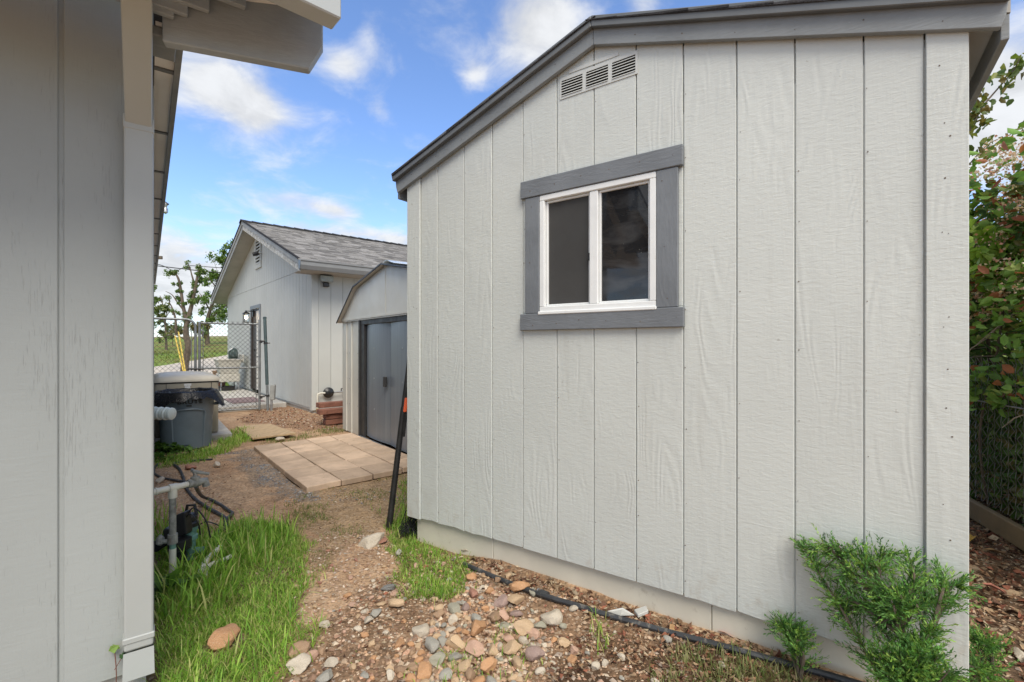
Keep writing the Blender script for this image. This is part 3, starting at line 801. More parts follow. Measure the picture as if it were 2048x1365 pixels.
MB().fbox(SH, sm_ - .03, sm_ - .022, 0.012, 0.024, 1.60, 1.635).build('latch', MAT['black'], win, bevel=0.002)
# window trim boards
tw0, tw1 = t2s(1.662), t2s(0.8505)
for nm, a, b_, za, zb, o1, mt in (('window_trim', tw0, tw1, 1.949, 2.036, 0.036, 'greytrim'), ('window_trim', tw0 - .002, tw1 + .004, 1.278, 1.361, 0.036, 'greytrim'),
                              ('window_trim', t2s(1.636), s0 - .001, 1.362, 1.948, 0.031, 'greytrimv'), ('window_trim', s1 + .001, t2s(0.871), 1.362, 1.948, 0.031, 'greytrimv')):
    MB().fbox(SH, a, b_, 0.0125, o1, za, zb).build(nm, MAT[mt], shed, bevel=0.003)
# gable vent: pressed sheet with three banks of louvres
vs0, vs1, vz0, vz1 = t2s(1.441), t2s(1.049), 2.400, 2.503
banks = [(1.436, 1.3187), (1.3035, 1.1887), (1.1733, 1.0596)]
banks = [(t2s(a) + .004, t2s(b_)) for a, b_ in banks]
mb = MB()
za, zb = 2.412, 2.488
mb.fbox(SH, vs0, vs1, 0.0125, 0.016, vz0, za).fbox(SH, vs0, vs1, 0.0125, 0.016, zb, vz1)
edges_ = [vs0] + [x for p in banks for x in p] + [vs1]
for i in range(0, 8, 2):
    mb.fbox(SH, edges_[i], edges_[i + 1], 0.0125, 0.016, za, zb)
vent = mb.build('gable_vent', MAT['ventpaint'], shed)
MB().fbox(SH, vs0 + .004, vs1 - .004, 0.0121, 0.0128, za - .001, zb + .001).build('opening', MAT['dark'], vent)
for a, b_ in banks:
    for k in range(6):
        z = za + 0.0002 + k * (zb - za) / 6
        mb = MB()
        mb.prism([SH(a, 0.0135, z + .0048), SH(a, 0.0165, z + .0050), SH(a, 0.0195, z + .0002), SH(a, 0.0185, z - .0004)], SH.s * (b_ - a))
        mb.build('louvre', MAT['ventpaint'], vent)
# two thin cover strips above the vent
MB().fbox(SH, vs0 + .05, vs1 - .09, 0.0125, 0.0155, 2.512, 2.528).build('vent_strip', MAT['ventpaint'], shed)
# nail heads, too small to pick out singly
mb = MB()
rn = random.Random(3)
def nail(s, o, z, r=0.0026):
    r *= rn.uniform(.45, 1.05)
    c_ = SH(s, o, z)
    mb.lathe(c_, [(r, 0), (r, 0.0012), (0.0005, 0.0016)], 6, SH.n)
for s in (t2s(2.46), t2s(2.43), t2s(0.05), t2s(0.025)):
    z = 0.3 + rn.uniform(0, .1)
    while z < 2.15:
        nail(s + rn.uniform(-.012, .012), 0.022, z); z += rn.uniform(.16, .33)
for c_ in cuts[1:-1]:
    z = 0.22
    while z < shed_roof_z(c_) - .08:
        if not (WIN[0] - .1 < c_ < WIN[1] + .1 and 1.24 < z < 2.06) and rn.random() < .8:
            nail(c_ + rn.uniform(0.008, .014), 0.012, z, .0024)
        z += rn.uniform(.14, .34)
for s in np.linspace(tw0 + .06, tw1 - .04, 6):
    nail(s, 0.036, 1.975 + rn.uniform(0, .035), .003); nail(s + rn.uniform(-.02, .02), .036, 1.30 + rn.uniform(0, .03), .003)
for s in (t2s(1.6), t2s(.92)):
    for z in (1.40, 1.62, 1.9): nail(s + rn.uniform(-.02, .02), 0.031, z, .003)
for s in np.linspace(0.05, SW - .05, 13):
    nail(s, 0.044, shed_roof_z(s) + rn.uniform(.02, .05), .003)
mb.build('nail_head', simple('nail_rust', (0.12, 0.085, 0.06), 0.6, 0.4, 200, bump=0), shed, kind='stuff', fix=False)

# ------------------------------------------------------------------ metal storage shed
ML = V((-2.42, 6.79, 0))
MS = Frame(ML, (0.608, -0.794), (-0.794, -0.608))
MW, MD = 3.2, 2.3
msh = thing('metal_shed', 'beige metal storage shed with barn roof and dark grey sliding doors', 'shed', MS(MW / 2, -MD / 2, 0))
D0, DC, D1 = 0.875, 1.64, 2.405
# ribbed front walls either side of the door
for a, b_ in ((0.0, 0.695), (2.585, MW)):
    mb = MB(); k = a
    ribs = [a, a + .17, a + .19, a + .37, a + .40, b_]
    for i, (p, q, o) in enumerate(((ribs[0], ribs[1], 0), (ribs[1], ribs[2], .014), (ribs[2], ribs[3], 0), (ribs[3], ribs[4], .014), (ribs[4], ribs[5], 0))):
        mb.fbox(MS, p, q - .0005, -0.01, o, 0.012, 1.545)
    mb.build('wall_panel', MAT['metalwall'], msh, bevel=0.004, seg=2)
prof = [(0.0, 1.535), (0.653, 1.967), (1.6, 2.14), (2.547, 1.967), (MW, 1.535)]
mb = MB()
mb.prism([MS(s, 0.012, z - .012) for s, z in [(0.012, 1.543)] + prof[1:4] + [(MW - .012, 1.543)]], MS.n * 0.014)
mb.fbox(MS, 0.03, MW - .03, 0.0265, 0.034, 1.548, 1.572)
mb.build('gable_panel', MAT['metalwall'], msh)
MB().fbox(MS, 1.60, 1.606, 0.0265, 0.030, 1.575, 2.11).build('gable_seam', MAT['metalwall'], msh)
mb = MB()
mb.fbox(MS, 0, .012, -MD, -.012, .012, 1.54).fbox(MS, MW - .012, MW, -MD, -.012, .012, 1.54)
mb.prism([MS(s, -MD, z) for s, z in [(0.012, 0.012)] + [(.012, 1.53)] + prof[1:4] + [(MW - .012, 1.53), (MW - .012, .012)]], MS.n * 0.01)
mb.build('wall', MAT['metalwall'], msh)
for i in range(4):
    (a, za), (b_, zb) = prof[i], prof[i + 1]
    mb = MB()
    ex = 0.02
    if i == 0: a -= ex; za -= ex * .66
    if i == 3: b_ += ex; zb -= ex * .66
    mb.prism([MS(a, 0.075, za), MS(b_, 0.075, zb), MS(b_, 0.075, zb + .012), MS(a, 0.075, za + .012)], MS.n * -(MD + .09))
    mb.build('roof_panel', MAT['metalwall'], msh)
    mb = MB()
    mb.prism([MS(a, 0.0755, za - .008), MS(b_, 0.0755, zb - .008), MS(b_, 0.0755, zb + .014), MS(a, 0.0755, za + .014)], MS.n * 0.012)
    mb.build('roof_edge', MAT['charcoal'], msh, bevel=0.003)
# loose ridge flashing lying over the peak
mb = MB()
arc = [(-.20, -.035), (-.12, -.005), (-.05, .022), (0, .030), (.05, .022), (.13, -.005), (.22, -.03)]
mb.prism([MS(1.6 + s, 0.02, 2.165 + z) for s, z in arc] + [MS(1.6 + s, 0.02, 2.161 + z) for s, z in arc[::-1]], MS.n * -1.9)
mb.build('ridge_cap', simple('ridge_cap_metal', (0.66, 0.70, 0.72), 0.3, 0.08, 6, 0.3), msh, smooth=True)
# door frame, header, leaves with a slight bow, handles, track
MB().fbox(MS, 0.70, 0.745, -0.02, 0.024, 0.012, 1.535).build('door_jamb', MAT['charcoal'], msh, bevel=0.004)
MB().fbox(MS, .747, .872, -0.02, 0.008, 0.012, 1.535).build('door_jamb', MAT['charcoal'], msh, bevel=0.004)
MB().fbox(MS, 2.41, 2.583, -0.02, 0.02, 0.012, 1.535).build('door_jamb', MAT['charcoal'], msh, bevel=0.004)
MB().fbox(MS, 0.748, 2.408, -0.02, 0.011, 1.47, 1.535).build('door_header', MAT['charcoal'], msh, bevel=0.004)
for k, (a, b_) in enumerate(((D0, DC - .002), (DC + .002, D1))):
    mb = MB(); N = 14
    vs = []
    for i in range(N + 1):
        f = i / N
        g = f if k == 0 else 1 - f
        bow = -0.024 + 0.026 * math.sin(math.pi * min(1, g)) 
        vs += [MS(a + (b_ - a) * f, bow, 0.05), MS(a + (b_ - a) * f, bow, 1.468)]
    mb.add(vs, [(2 * i, 2 * i + 2, 2 * i + 3, 2 * i + 1) for i in range(N)])
    vb = [V(p) - MS.n * .012 for p in vs]
    mb.add(vb, [(2 * i, 2 * i + 1, 2 * i + 3, 2 * i + 2) for i in range(N)])
    lf = mb.build('door_leaf', MAT['door'], msh, smooth=True, fix=False)
    if k == 0:
        MB().fbox(MS, b_ - .10, b_ - .045, -.004, .034, .72, .84).build('handle', MAT['charcoal'], lf, bevel=0.008, seg=2)
    mb = MB()
    for ss in (.38, ) if k == 0 else (.45, ):
        for z in (.42, .80, 1.17):
            if k and z < .5: continue
            mb.lathe(MS(a + ss * (b_ - a) + .03, 0.0, z), [(.010, 0), (.010, .004), (.002, .006)], 8, MS.n)
    mb.build('bolt', MAT['galv'], lf, fix=False)
MB().fbox(MS, .70, 2.6, 0.0, 0.075, 0.004, 0.030).build('door_track', MAT['galv'], msh, bevel=0.004)
mb = MB(); rn = random.Random(5)
for s in (.2, .30, .62):
    for z in (.4, .75, 1.1): mb.lathe(MS(s, 0.001, z), [(.007, 0), (.007, .003), (.001, .004)], 6, MS.n)
mb.build('screw', MAT['galv'], msh, kind='stuff', fix=False)

# ------------------------------------------------------------------ garage behind
GC = V((-3.52, 8.38, 0))
GA = Frame(GC, (-0.6507, 0.7594), (-0.7594, -0.6507))        # gable face: s leftwards along the face
GS = Frame(GC, (0.7594, 0.6507), (0.6507, -0.7594))          # side face: s along the eave
GWID, GLEN = 7.58, 10.0
EAVE, RUN, OVH = 0.474, GWID / 2, 0.35
RZ = 2.89 + H
GSL = 0.345
def gar_top(s):
    return RZ - abs(s - RUN) * GSL
gar = thing('garage', 'pale grooved-board garage with grey shingle gable roof and white gutter', 'garage', GA(RUN, -GLEN / 2, 0))
mb = MB()
JZ = 2.60
dr = (3.69, 4.51, 0.14, 2.09)
s = 0.0
lim = 0.17
ed = [0.10]
while ed[-1] < GWID - .2: ed.append(ed[-1] + 0.2)
ed.append(GWID)
for a, b_ in zip(ed[:-1], ed[1:]):
    g = .004
    lo = 0.10
    for z0_, z1_ in ((lo, JZ - .004), (JZ + .004, None)):
        if z1_ is None:
            za, zb = gar_top(a + g) - .16, gar_top(b_ - g) - .16
            if max(za, zb) < z0_ + .03: continue
            za = max(za, z0_ + .005); zb = max(zb, z0_ + .005)
            mb.prism([GA(a + g, 0, z0_), GA(b_ - g, 0, z0_), GA(b_ - g, 0, zb), GA(a + g, 0, za)], GA.n * .012)
        else:
            zt = min(z1_, gar_top(a) - .16, gar_top(b_) - .16)
            if b_ > dr[0] and a < dr[1]:
                p, q = max(a + g, dr[0]), min(b_ - g, dr[1])
                mb.fbox(GA, p, q, 0, .012, dr[3], zt)
                if a + g < dr[0]: mb.fbox(GA, a + g, dr[0], 0, .012, z0_, zt)
                if b_ - g > dr[1]: mb.fbox(GA, dr[1], b_ - g, 0, .012, z0_, zt)
            else:
                mb.fbox(GA, a + g, b_ - g, 0, .012, z0_, zt)
mb.fbox(GA, 0.0, .098, 0, .02, .06, 2.62)
mb.build('gable_siding', MAT['garage'], gar, kind='stuff')
q = 0.10
for k in range(12):
    MB().fbox(GS, q + .003, q + .217 - .003, 0, .012, .10, 2.66).build('siding_board', MAT['garage'], gar)
    q += .217
MB().fbox(GS, -0.02, .098, 0, .02, .06, 2.66).build('corner_board', MAT['garage'], gar, bevel=.002)
mb = MB()
mb.prism([GA(0.01, -.02, .06), GA(dr[0], -.02, .06), GA(dr[0], -.02, dr[3]), GA(dr[1], -.02, dr[3]), GA(dr[1], -.02, .06), GA(GWID, -.02, .06), GA(GWID, -.02, gar_top(GWID) - .15), GA(RUN, -.02, RZ - .15), GA(0.01, -.02, gar_top(0) - .15)], GA.n * .018)
mb.fbox(GS, .02, GLEN, -.02, -.002, .06, 2.66)
mb.fbox(GA, GWID - .02, GWID, -GLEN, -.03, .06, 2.66)
mb.prism([GA(0.01, -GLEN, .06), GA(GWID, -GLEN, .06), GA(GWID, -GLEN, gar_top(GWID) - .15), GA(RUN, -GLEN, RZ - .15), GA(0.01, -GLEN, gar_top(0) - .15)], GA.n * .018)
mb.build('wall', MAT['garage'], gar)
mb = MB()
mb.fbox(GA, 0.03, dr[0], -.10, -.022, -.06, .098).fbox(GA, dr[1], GWID - .03, -.10, -.022, -.06, .098).fbox(GS, .03, GLEN - .05, -.11, -.022, -.06, .098)
mb.build('foundation', MAT['concrete'], gar)
# roof slabs, soffits
for side in (0, 1):
    e = -EAVE if side == 0 else GWID + EAVE
    mb = MB()
    ze = gar_top(e)
    mb.prism([GA(e, OVH, ze - .03), GA(RUN, OVH, RZ - .03), GA(RUN, OVH, RZ - .002), GA(e, OVH, ze - .002)], GA.n * -(OVH + GLEN + .2))
    mb.build('roof', MAT['charcoal'], gar)
    mb = MB()
    mb.prism([GA(e, OVH - .02, ze - .15), GA(RUN, OVH - .02, RZ - .15), GA(RUN, OVH - .02, RZ - .135), GA(e, OVH - .02, ze - .135)], GA.n * -(OVH - .02 + .05))
    if side == 0:
        mb.box(GA(e + .01, OVH - .05, ze - .16), GA.s * (EAVE + .05), GA.n * -(GLEN), V((0, 0, .012)))
    mb.build('soffit', MAT['garsoffit'], gar)
    sg = -1 if side == 0 else 1
    mb = MB()
    mb.prism([GA(e, OVH - .015, ze - .20), GA(RUN + sg * .001, OVH - .015, RZ - .20), GA(RUN + sg * .001, OVH - .015, RZ - .085), GA(e, OVH - .015, ze - .085)], GA.n * .018)
    mb.build('rake_board', MAT['rakepeel'] if side == 0 else MAT['rakegar'], gar, bevel=.003)
    mb = MB()
    mb.prism([GA(e - (0 if side else .02), OVH - .012, ze - .09), GA(RUN + sg * .001, OVH - .012, RZ - .09), GA(RUN + sg * .001, OVH - .012, RZ + .006), GA(e - (0 if side else .02), OVH - .012, ze + .004)], GA.n * .032)
    mb.build('rake_trim', MAT['rakegar'], gar, bevel=.003)
    mb = MB()
    mb.prism([GA(e, OVH - .01, ze + .004), GA(RUN, OVH - .01, RZ + .007), GA(RUN, OVH - .01, RZ + .026), GA(e, OVH - .01, ze + .02)], GA.n * .045, (.03, .03, .032))
    mb.build('shingle_edge', MAT['shingle'], gar)
# shingle courses, real steps but too fine to pick apart
mb = MB()
rn = random.Random(11)
SLN = math.hypot(RUN + EAVE, (RUN + EAVE) * GSL)
NC = 34
for side in (0,):
    for k in range(NC):
        f0, f1 = k / NC, min(1, (k + 1.15) / NC)
        sA = -EAVE - .01 + f0 * (RUN + EAVE); sB = -EAVE - .01 + f1 * (RUN + EAVE)
        zA, zB = gar_top(sA), gar_top(sB)
        x = OVH + .03 - rn.uniform(0, .3)
        xx = OVH + .03
        while xx > -GLEN:
            wd = rn.uniform(.10, .30)
            tone = rn.choice((.6, .85, 1.05, 1.25)) * rn.uniform(.85, 1.12)
            c_ = (.235 * tone, .225 * tone, .215 * tone)
            th = rn.choice((.008, .011, .016))
            mb.prism([GA(sA, xx, zA), GA(sB, xx, zB), GA(sB, xx, zB + .003), GA(sA, xx, zA + th)], GA.n * -(wd - .003), c_)
            xx -= wd
mb.build('shingle_courses', MAT['shingle'], gar, kind='stuff', fix=False)
x = OVH + .05
while x > -GLEN:
    mb = MB()
    w = .30
    tone = rn.uniform(.6, 1.1)
    mb.prism([GA(RUN - .15, x, RZ - .03), GA(RUN, x, RZ + .022), GA(RUN + .15, x, RZ - .03), GA(RUN + .15, x, RZ - .01), GA(RUN, x, RZ + .045), GA(RUN - .15, x, RZ - .01)], GA.n * -w + V((0, 0, -.016)), (.05 * tone, .05 * tone, .052 * tone))
    mb.build('ridge_shingle', MAT['shingle'], gar)
    x -= .235
# gutter
mb = MB()
ze = gar_top(-EAVE)
gp = [(0, -.175), (-.075, -.175), (-.105, -.11), (-.105, -.055), (-.12, -.04), (-.12, -.02), (-.112, -.02), (-.098, -.05), (-.098, -.105), (-.072, -.165), (-.008, -.165), (-.008, -.02), (0, -.02)]
mb.prism([GA(-EAVE + .0 + a, OVH + .02, ze + z + .01) for a, z in gp], GA.n * -(GLEN))
gut = mb.build('gutter', simple('gutter_shaded', (0.22, 0.22, 0.215), 0.45, 0.05, 3), gar)  # darkened to grey, the shade of its side facing away put into the colour
MB().prism([GA(-EAVE + a, OVH + .0225, ze + z + .01) for a, z in ((-.005, -.17), (-.07, -.17), (-.1, -.11), (-.1, -.03), (-.005, -.03))], GA.n * .004).build('end_cap', MAT['drip'], gut)
# gable vent
vs0, vs1, vz0, vz1 = 3.51, 4.06, 1.83 + H, 2.55 + H
mb = MB(); fw = .07
mb.fbox(GA, vs0, vs1, .0125, .045, vz0, vz0 + .10).fbox(GA, vs0, vs1, .0125, .045, vz1 - fw, vz1).fbox(GA, vs0, vs0 + fw, .0125, .045, vz0 + .101, vz1 - fw - .001).fbox(GA, vs1 - fw, vs1, .0125, .045, vz0 + .101, vz1 - fw - .001)
gv = mb.build('gable_vent', MAT['garage'], gar, bevel=.003)
MB().fbox(GA, vs0 + fw, vs1 - fw, .0125, .0145, vz0 + .1, vz1 - fw).build('opening', MAT['dark'], gv)
for k in range(7):
    z = vz0 + .10 + k * .078
    MB().prism([GA(vs0 + fw, .016, z + .055), GA(vs0 + fw, .022, z + .058), GA(vs0 + fw, .050, z + .004), GA(vs0 + fw, .044, z)], GA.s * (vs1 - vs0 - 2 * fw)).build('slat', MAT['garage'], gv)
# door, trim, lantern, floodlight, camera
MB().fbox(GA, dr[0] + .031, 4.128, -.05, -.006, dr[2], dr[3] - .041).build('door', MAT['doorwhite'], gar, bevel=.004)
MB().fbox(GA, 4.13, dr[1] - .002, -.118, -.002, dr[2], dr[3] - .041).fbox(GA, dr[1] - .05, dr[1] - .002, -.0015, .03, dr[2], dr[3] - .041).build('dark_door_panel', MAT['doorbrown'], gar)  # dark brown panel filling the left part of the doorway
MB().fbox(GA, dr[0] + .002, dr[0] + .03, -.118, .006, dr[2], dr[3] - .041).fbox(GA, dr[0] + .002, dr[1] - .002, -.118, .006, dr[3] - .04, dr[3] - .002).build('door_frame', MAT['doorbrown'], gar)
MB().lathe(GA(4.08, -.0055, 1.10), [(.012, 0), (.012, .03), (.03, .04), (.03, .06), (.005, .07)], 12, GA.n).build('door_knob', MAT['bronze'], gar, smooth=True)
for a, b_, z0_, z1_ in ((dr[0] - .085, dr[0] - .001, .14, dr[3]), (dr[1] + .001, dr[1] + .085, .14, dr[3]), (dr[0] - .085, dr[1] + .085, dr[3] + .001, dr[3] + .09)):
    MB().fbox(GA, a, b_, .0125, .034, z0_, z1_).build('door_trim', MAT['greytrimv'], gar, bevel=.003)
lc = GA.px(492, 634, .17)
ls = (lc - GA.o).dot(GA.s)
lan = MB().fbox(GA, ls - .05, ls + .05, .0125, .03, lc.z + .0, lc.z + .17).fbox(GA, ls - .012, ls + .012, .03, .19, lc.z + .13, lc.z + .15).build('wall_lantern', MAT['bronze'], gar, bevel=.003)
mb = MB()
mb.lathe(GA(ls, .17, lc.z - .14), [(.075, 0), (.08, .012), (.02, .02)], 4).lathe(GA(ls, .17, lc.z + .07), [(.105, 0), (.07, .03), (.02, .055), (.008, .09)], 4)
for k in range(4):
    a = math.pi / 2 * k
    p = GA(ls, .17, 0) + V((math.cos(a), math.sin(a), 0)) * .07
    mb.tube([(p.x, p.y, lc.z - .135), (p.x, p.y, lc.z + .075)], .008, 4)
mb.build('lantern_cage', MAT['bronze'], lan)
m, n, b = new_mat('warm_bulb'); put(n, b, 'Emission Color', (1, .72, .40, 1)); put(n, b, 'Emission Strength', 9.0); put(n, b, 'Base Color', (1, .9, .75, 1))
MB().lathe(GA(ls, .17, lc.z - .06), [(.006, 0), (.03, .02), (.034, .05), (.02, .085), (.004, .09)], 12).build('bulb', m, lan, smooth='all')
m, n, b = new_mat('seeded_glass'); put(n, b, 'Transmission Weight', 1.0); put(n, b, 'Roughness', .12); put(n, b, 'IOR', 1.15); put(n, b, 'Base Color', (.95, .95, .95, 1))
MB().lathe(GA(ls, .17, lc.z - .12), [(.055, 0), (.055, .185)], 16).build('glass', m, lan, smooth=True)
fc = GS.px(652, 560, .08); fs = (fc - GS.o).dot(GS.s)
fl = MB().lathe(GS(fs, .0125, fc.z - .02), [(.06, 0), (.06, .035), (.03, .05)], 16, GS.n).build('floodlight', MAT['greytrim'], gar, smooth=True)
MB().box(GS(fs - .11, .05, fc.z - .02), GS.s * .21, GS.n * .12 - V((0, 0, .03)), V((0, 0, .11)) + GS.n * .02).build('lamp_head', simple('floodlight_glass', (.30, .34, .33), .3, .1, 20), fl, bevel=.015, seg=2)
MB().fbox(GS, fs - .05, fs + .05, .05, .12, fc.z - .13, fc.z - .05).build('sensor', MAT['charcoal'], fl, bevel=.015, seg=2)
kc = GA.px(510, 508, .15); ks = (kc - GA.o).dot(GA.s)
sc_ = MB().tube([GA(ks, .0125, kc.z + .04), GA(ks, .10, kc.z + .03)], .025, 8).build('security_camera', MAT['white'], gar, smooth=True)
MB().tube([GA(ks - .01, .08, kc.z + .03), GA(ks + .03, .19, kc.z - .02)], .045, 10).build('camera_body', MAT['black'], sc_, smooth=True)

# concrete walk and door mat in front of the garage door
mb = MB(); mb.prism([GA(1.35, .06, .085), GA(1.22, 1.32, .085), GA(6.4, 1.32, .085), GA(6.4, .06, .085)], (0, 0, -.20))
mb.build('walk', MAT['concrete'], None, GA(3.5, .7, 0), bevel=.012, seg=2, kind='structure')
props(MB().prism([GA(1.75, .35, .087), GA(1.75, .92, .087), GA(2.75, .92, .087), GA(2.75, .35, .087)], (0, 0, .014)).build('door_mat', MAT['matrug'], None, GA(2.2, .6, .087), bevel=.004), 'thin reddish grey door mat lying on the concrete walk behind the gate', 'door mat')

# ------------------------------------------------------------------ house on the left
LC = V((-1.2, 1.59, 0))
LH = Frame(LC, (-0.794, -0.608), (0.608, -0.794))        # near wall: s leftwards, o towards the camera
LS = Frame(LC, (-0.608, 0.794), (0.794, 0.608))          # long wall: s away from the camera, o towards the yard
hs = thing('house', 'pale grey house corner with weathered grooved siding and deep eave', 'house', LH(1.5, -3, 0))
wo = -0.055
hedges = [-0.004, 0.232, 0.435, 0.638, 0.842, 1.045, 1.25, 1.45, 1.65, 1.86, 2.06, 2.27, 2.47, 2.67, 2.87, 3.07, 3.3]
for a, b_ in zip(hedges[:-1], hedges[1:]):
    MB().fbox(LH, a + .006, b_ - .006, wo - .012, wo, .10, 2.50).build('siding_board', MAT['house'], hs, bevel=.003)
    
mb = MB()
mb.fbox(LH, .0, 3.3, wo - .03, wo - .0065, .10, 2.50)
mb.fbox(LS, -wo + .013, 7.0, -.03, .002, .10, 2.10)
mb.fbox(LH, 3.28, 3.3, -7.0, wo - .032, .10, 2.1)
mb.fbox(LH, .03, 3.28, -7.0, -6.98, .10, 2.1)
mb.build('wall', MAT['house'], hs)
mb = MB(); mb.fbox(LH, .02, 3.28, wo - .10, wo - .035, -.08, .098); mb.fbox(LS, .13, 6.95, -.09, -.035, -.08, .098)
mb.build('foundation', MAT['concrete'], hs)
# downspout: straight leg, slanted elbow up to the gutter, flared outlet
zt, zb = 1.945, .20
ds = MB().fbox(LH, 0.0, .0775, -.05, 0.0, zb, zt).build('downspout', MAT['downspout'], hs, bevel=.006, seg=2)
mb = MB()
mb.prism([LH(-.002, .002, zt - .035), LH(.0795, .002, zt - .035), LH(.0795, .002, zt + .012), LH(-.002, .002, zt + .012)], LH.n * -.054)
mb.build('collar', MAT['downspout'], ds, bevel=.003)
e0 = [LH(.004, -.004, zt - .02), LH(.0745, -.004, zt - .02), LH(.0745, -.048, zt - .02), LH(.004, -.048, zt - .02)]
off = LH.n * .35 + V((0, 0, .235))
mb = MB()
e1 = [p + off for p in e0]
mb.add(e0 + e1, [(0, 3, 2, 1), (4, 5, 6, 7)] + [(i, (i + 1) % 4, 4 + (i + 1) % 4, 4 + i) for i in range(4)])
mb.build('elbow', MAT['downspout'], ds, bevel=.005, seg=2)
MB().fbox(LH, -.0035, .081, -.054, .0035, .225, .245).build('band', MAT['downspout'], ds, bevel=.003)
mb = MB()
p = [LH(-.001, -.052, .198), LH(.0785, -.052, .198), LH(.0785, .002, .198), LH(-.001, .002, .198)]
q = [LH(-.003, -.05, .105), LH(.0805, -.05, .105), LH(.0805, .014, .112), LH(-.003, .014, .112)]
mb.add(p + q, [(i, (i + 1) % 4, 4 + (i + 1) % 4, 4 + i) for i in range(4)])
mb.build('outlet', MAT['downspout'], ds, fix=False)
# eave: boxed strip along the long wall
ez = .95 + H
mb = MB()
mb.fbox(LS, -.235, 7.1, .003, .056, ez, ez + .012)
mb.build('eave_soffit', MAT['soffit'], hs)
mb = MB()
mb.fbox(LS, -.235, 7.1, .0565, .074, ez - .012, ez + .11)
mb.build('eave_fascia', MAT['rake'], hs)
MB().fbox(LS, -.235, -.10, -.06, .055, ez - .03, ez - .001).build('frieze_block', MAT['rake'], hs, bevel=.003)
for k in range(11):
    s = .02 + k * .60
    MB().fbox(LS, s, s + .022, .003, .056, ez - .006, ez - .0005).build('soffit_batten', MAT['drip'], hs)
# near eave return: beam end, lookouts, white panel, fascia
A = at_z(340, 84, 2.10); A = V((-1.010, 1.410, 2.10)); B = V((-.634, 1.554, 2.10))
ab = (B - A); bn = V((ab.y, -ab.x, 0)).normalized()          # towards the camera
def bp(k, z): return A + ab * k + V((0, 0, z))
mb = MB()
mb.prism([bp(-.06, 0), bp(.93, 0), bp(1.035, .082), bp(1.035, .20), bp(-.06, .20)], bn * -.036)
mb.build('beam', MAT['beam'], hs, bevel=.003)
wdir = V((.794, .608, 0))
for (px_, py_), th in (((348, 42), .018), ((375, 38), .018), ((418, 30), .018), ((490, 23), .02)):
    u, v_ = ray(px_, py_)
    k = (u * A.y - A.x) / (ab.x - u * ab.y)
    p = A + ab * k; zz_ = H + v_ * p.y
    p = V((p.x, p.y, zz_)) + bn * .0015
    MB().box(p - wdir * 1.3 , wdir * 1.3, LH.n * th, V((0, 0, .045))).build('lookout', MAT['beam'], hs, bevel=.002)
# white ceiling panel behind the lookouts
mb = MB()
q0 = bp(-.05, 2.246 - 2.10) + bn * .001; q1 = bp(1.03, 2.30 - 2.10) + bn * .001
mb.add([q0, q1, q1 - wdir * 1.5 + LH.n * .02, q0 - wdir * 1.5], [(0, 1, 2, 3)])
mb.add([V(p) + V((0, 0, .012)) for p in (q0, q1, q1 - wdir * 1.5 + LH.n * .02, q0 - wdir * 1.5)], [(3, 2, 1, 0)])
mb.build('soffit_panel', MAT['soffit'], hs, fix=False)
P2 = at_z(664, 62, 2.15); fd = (P2 - at_z(527, 0, 2.15)).normalized()
pn = V((fd.y, -fd.x, 0))
mb = MB(); mb.box(P2, -fd * 2.6, pn * .07, V((0, 0, .15)))
mb.build('gutter', MAT['offwhite'], hs, bevel=.004)
# roof over the house (hip), kept clear of the eave return
def hp(s, o, z): return LH(s, o, z)
eo = .42
c1, c2, c3, c4 = hp(-.06, eo, 2.42), hp(3.7, eo, 2.42), hp(3.7, -7.3, 2.42), hp(-.06, -7.3, 2.42)
r1, r2 = hp(1.8, -1.5, 3.3), hp(1.8, -5.4, 3.3)
mb = MB(); mb.add([c1, c2, c3, c4, r1, r2], [(0, 1, 4), (1, 2, 5, 4), (2, 3, 5), (3, 0, 4, 5), (0, 3, 2, 1)])
mb.build('roof', MAT['charcoal'], hs)
# boarded underside of the near eave and the deck over the eave return
MB().fbox(LH, -.05, 3.6, wo + .001, eo - .01, 2.395, 2.412).build('eave_ceiling', MAT['soffit'], hs)
fo = P2 + pn * .07
mb = MB()
mb.prism([fo + V((0, 0, .155)), fo - fd * 2.4 + V((0, 0, .155)), fo - fd * 2.4 - pn * .5 + V((0, 0, .165)), bp(1.04, 0) - bn * .03 + V((0, 0, 2.315 - 2.10))], (0, 0, .022))
mb.build('roof_deck', MAT['charcoal'], hs)

# ------------------------------------------------------------------ paving slabs before the metal shed
def lift(x, y): return float(gh(x, y))
PT = 0.052
p00, p01 = at_z(613, 976, PT), at_z(506, 893, PT)
p10, p11 = V((-.807, 4.643, PT)), V((-2.116, 6.28, PT))
patio = thing('paver_patio', 'patio of sandy square concrete slabs laid at the metal shed door', 'patio', (p00 + p11) / 2 * 1 - V((0, 0, PT)), kind='structure')
rn = random.Random(21)
def bil(i, j):
    a, b_ = i / 4, j / 6
    return p00 * (1 - a) * (1 - b_) + p10 * a * (1 - b_) + p01 * (1 - a) * b_ + p11 * a * b_
for i in range(4):
    for j in range(6):
        g = .019
        cs = [bil(i + g, j + g), bil(i + 1 - g, j + g), bil(i + 1 - g, j + 1 - g), bil(i + g, j + 1 - g)]
        dz = [rn.uniform(-.004, .004) for _ in range(4)]
        if j == 0: dz = [d + .004 for d in dz]
        cs = [c_ + V((rn.uniform(-.003, .003), rn.uniform(-.003, .003), d)) for c_, d in zip(cs, dz)]
        MB().prism(cs, (0, 0, -.05)).build('paver', MAT['paver'], patio, bevel=.005, seg=1)
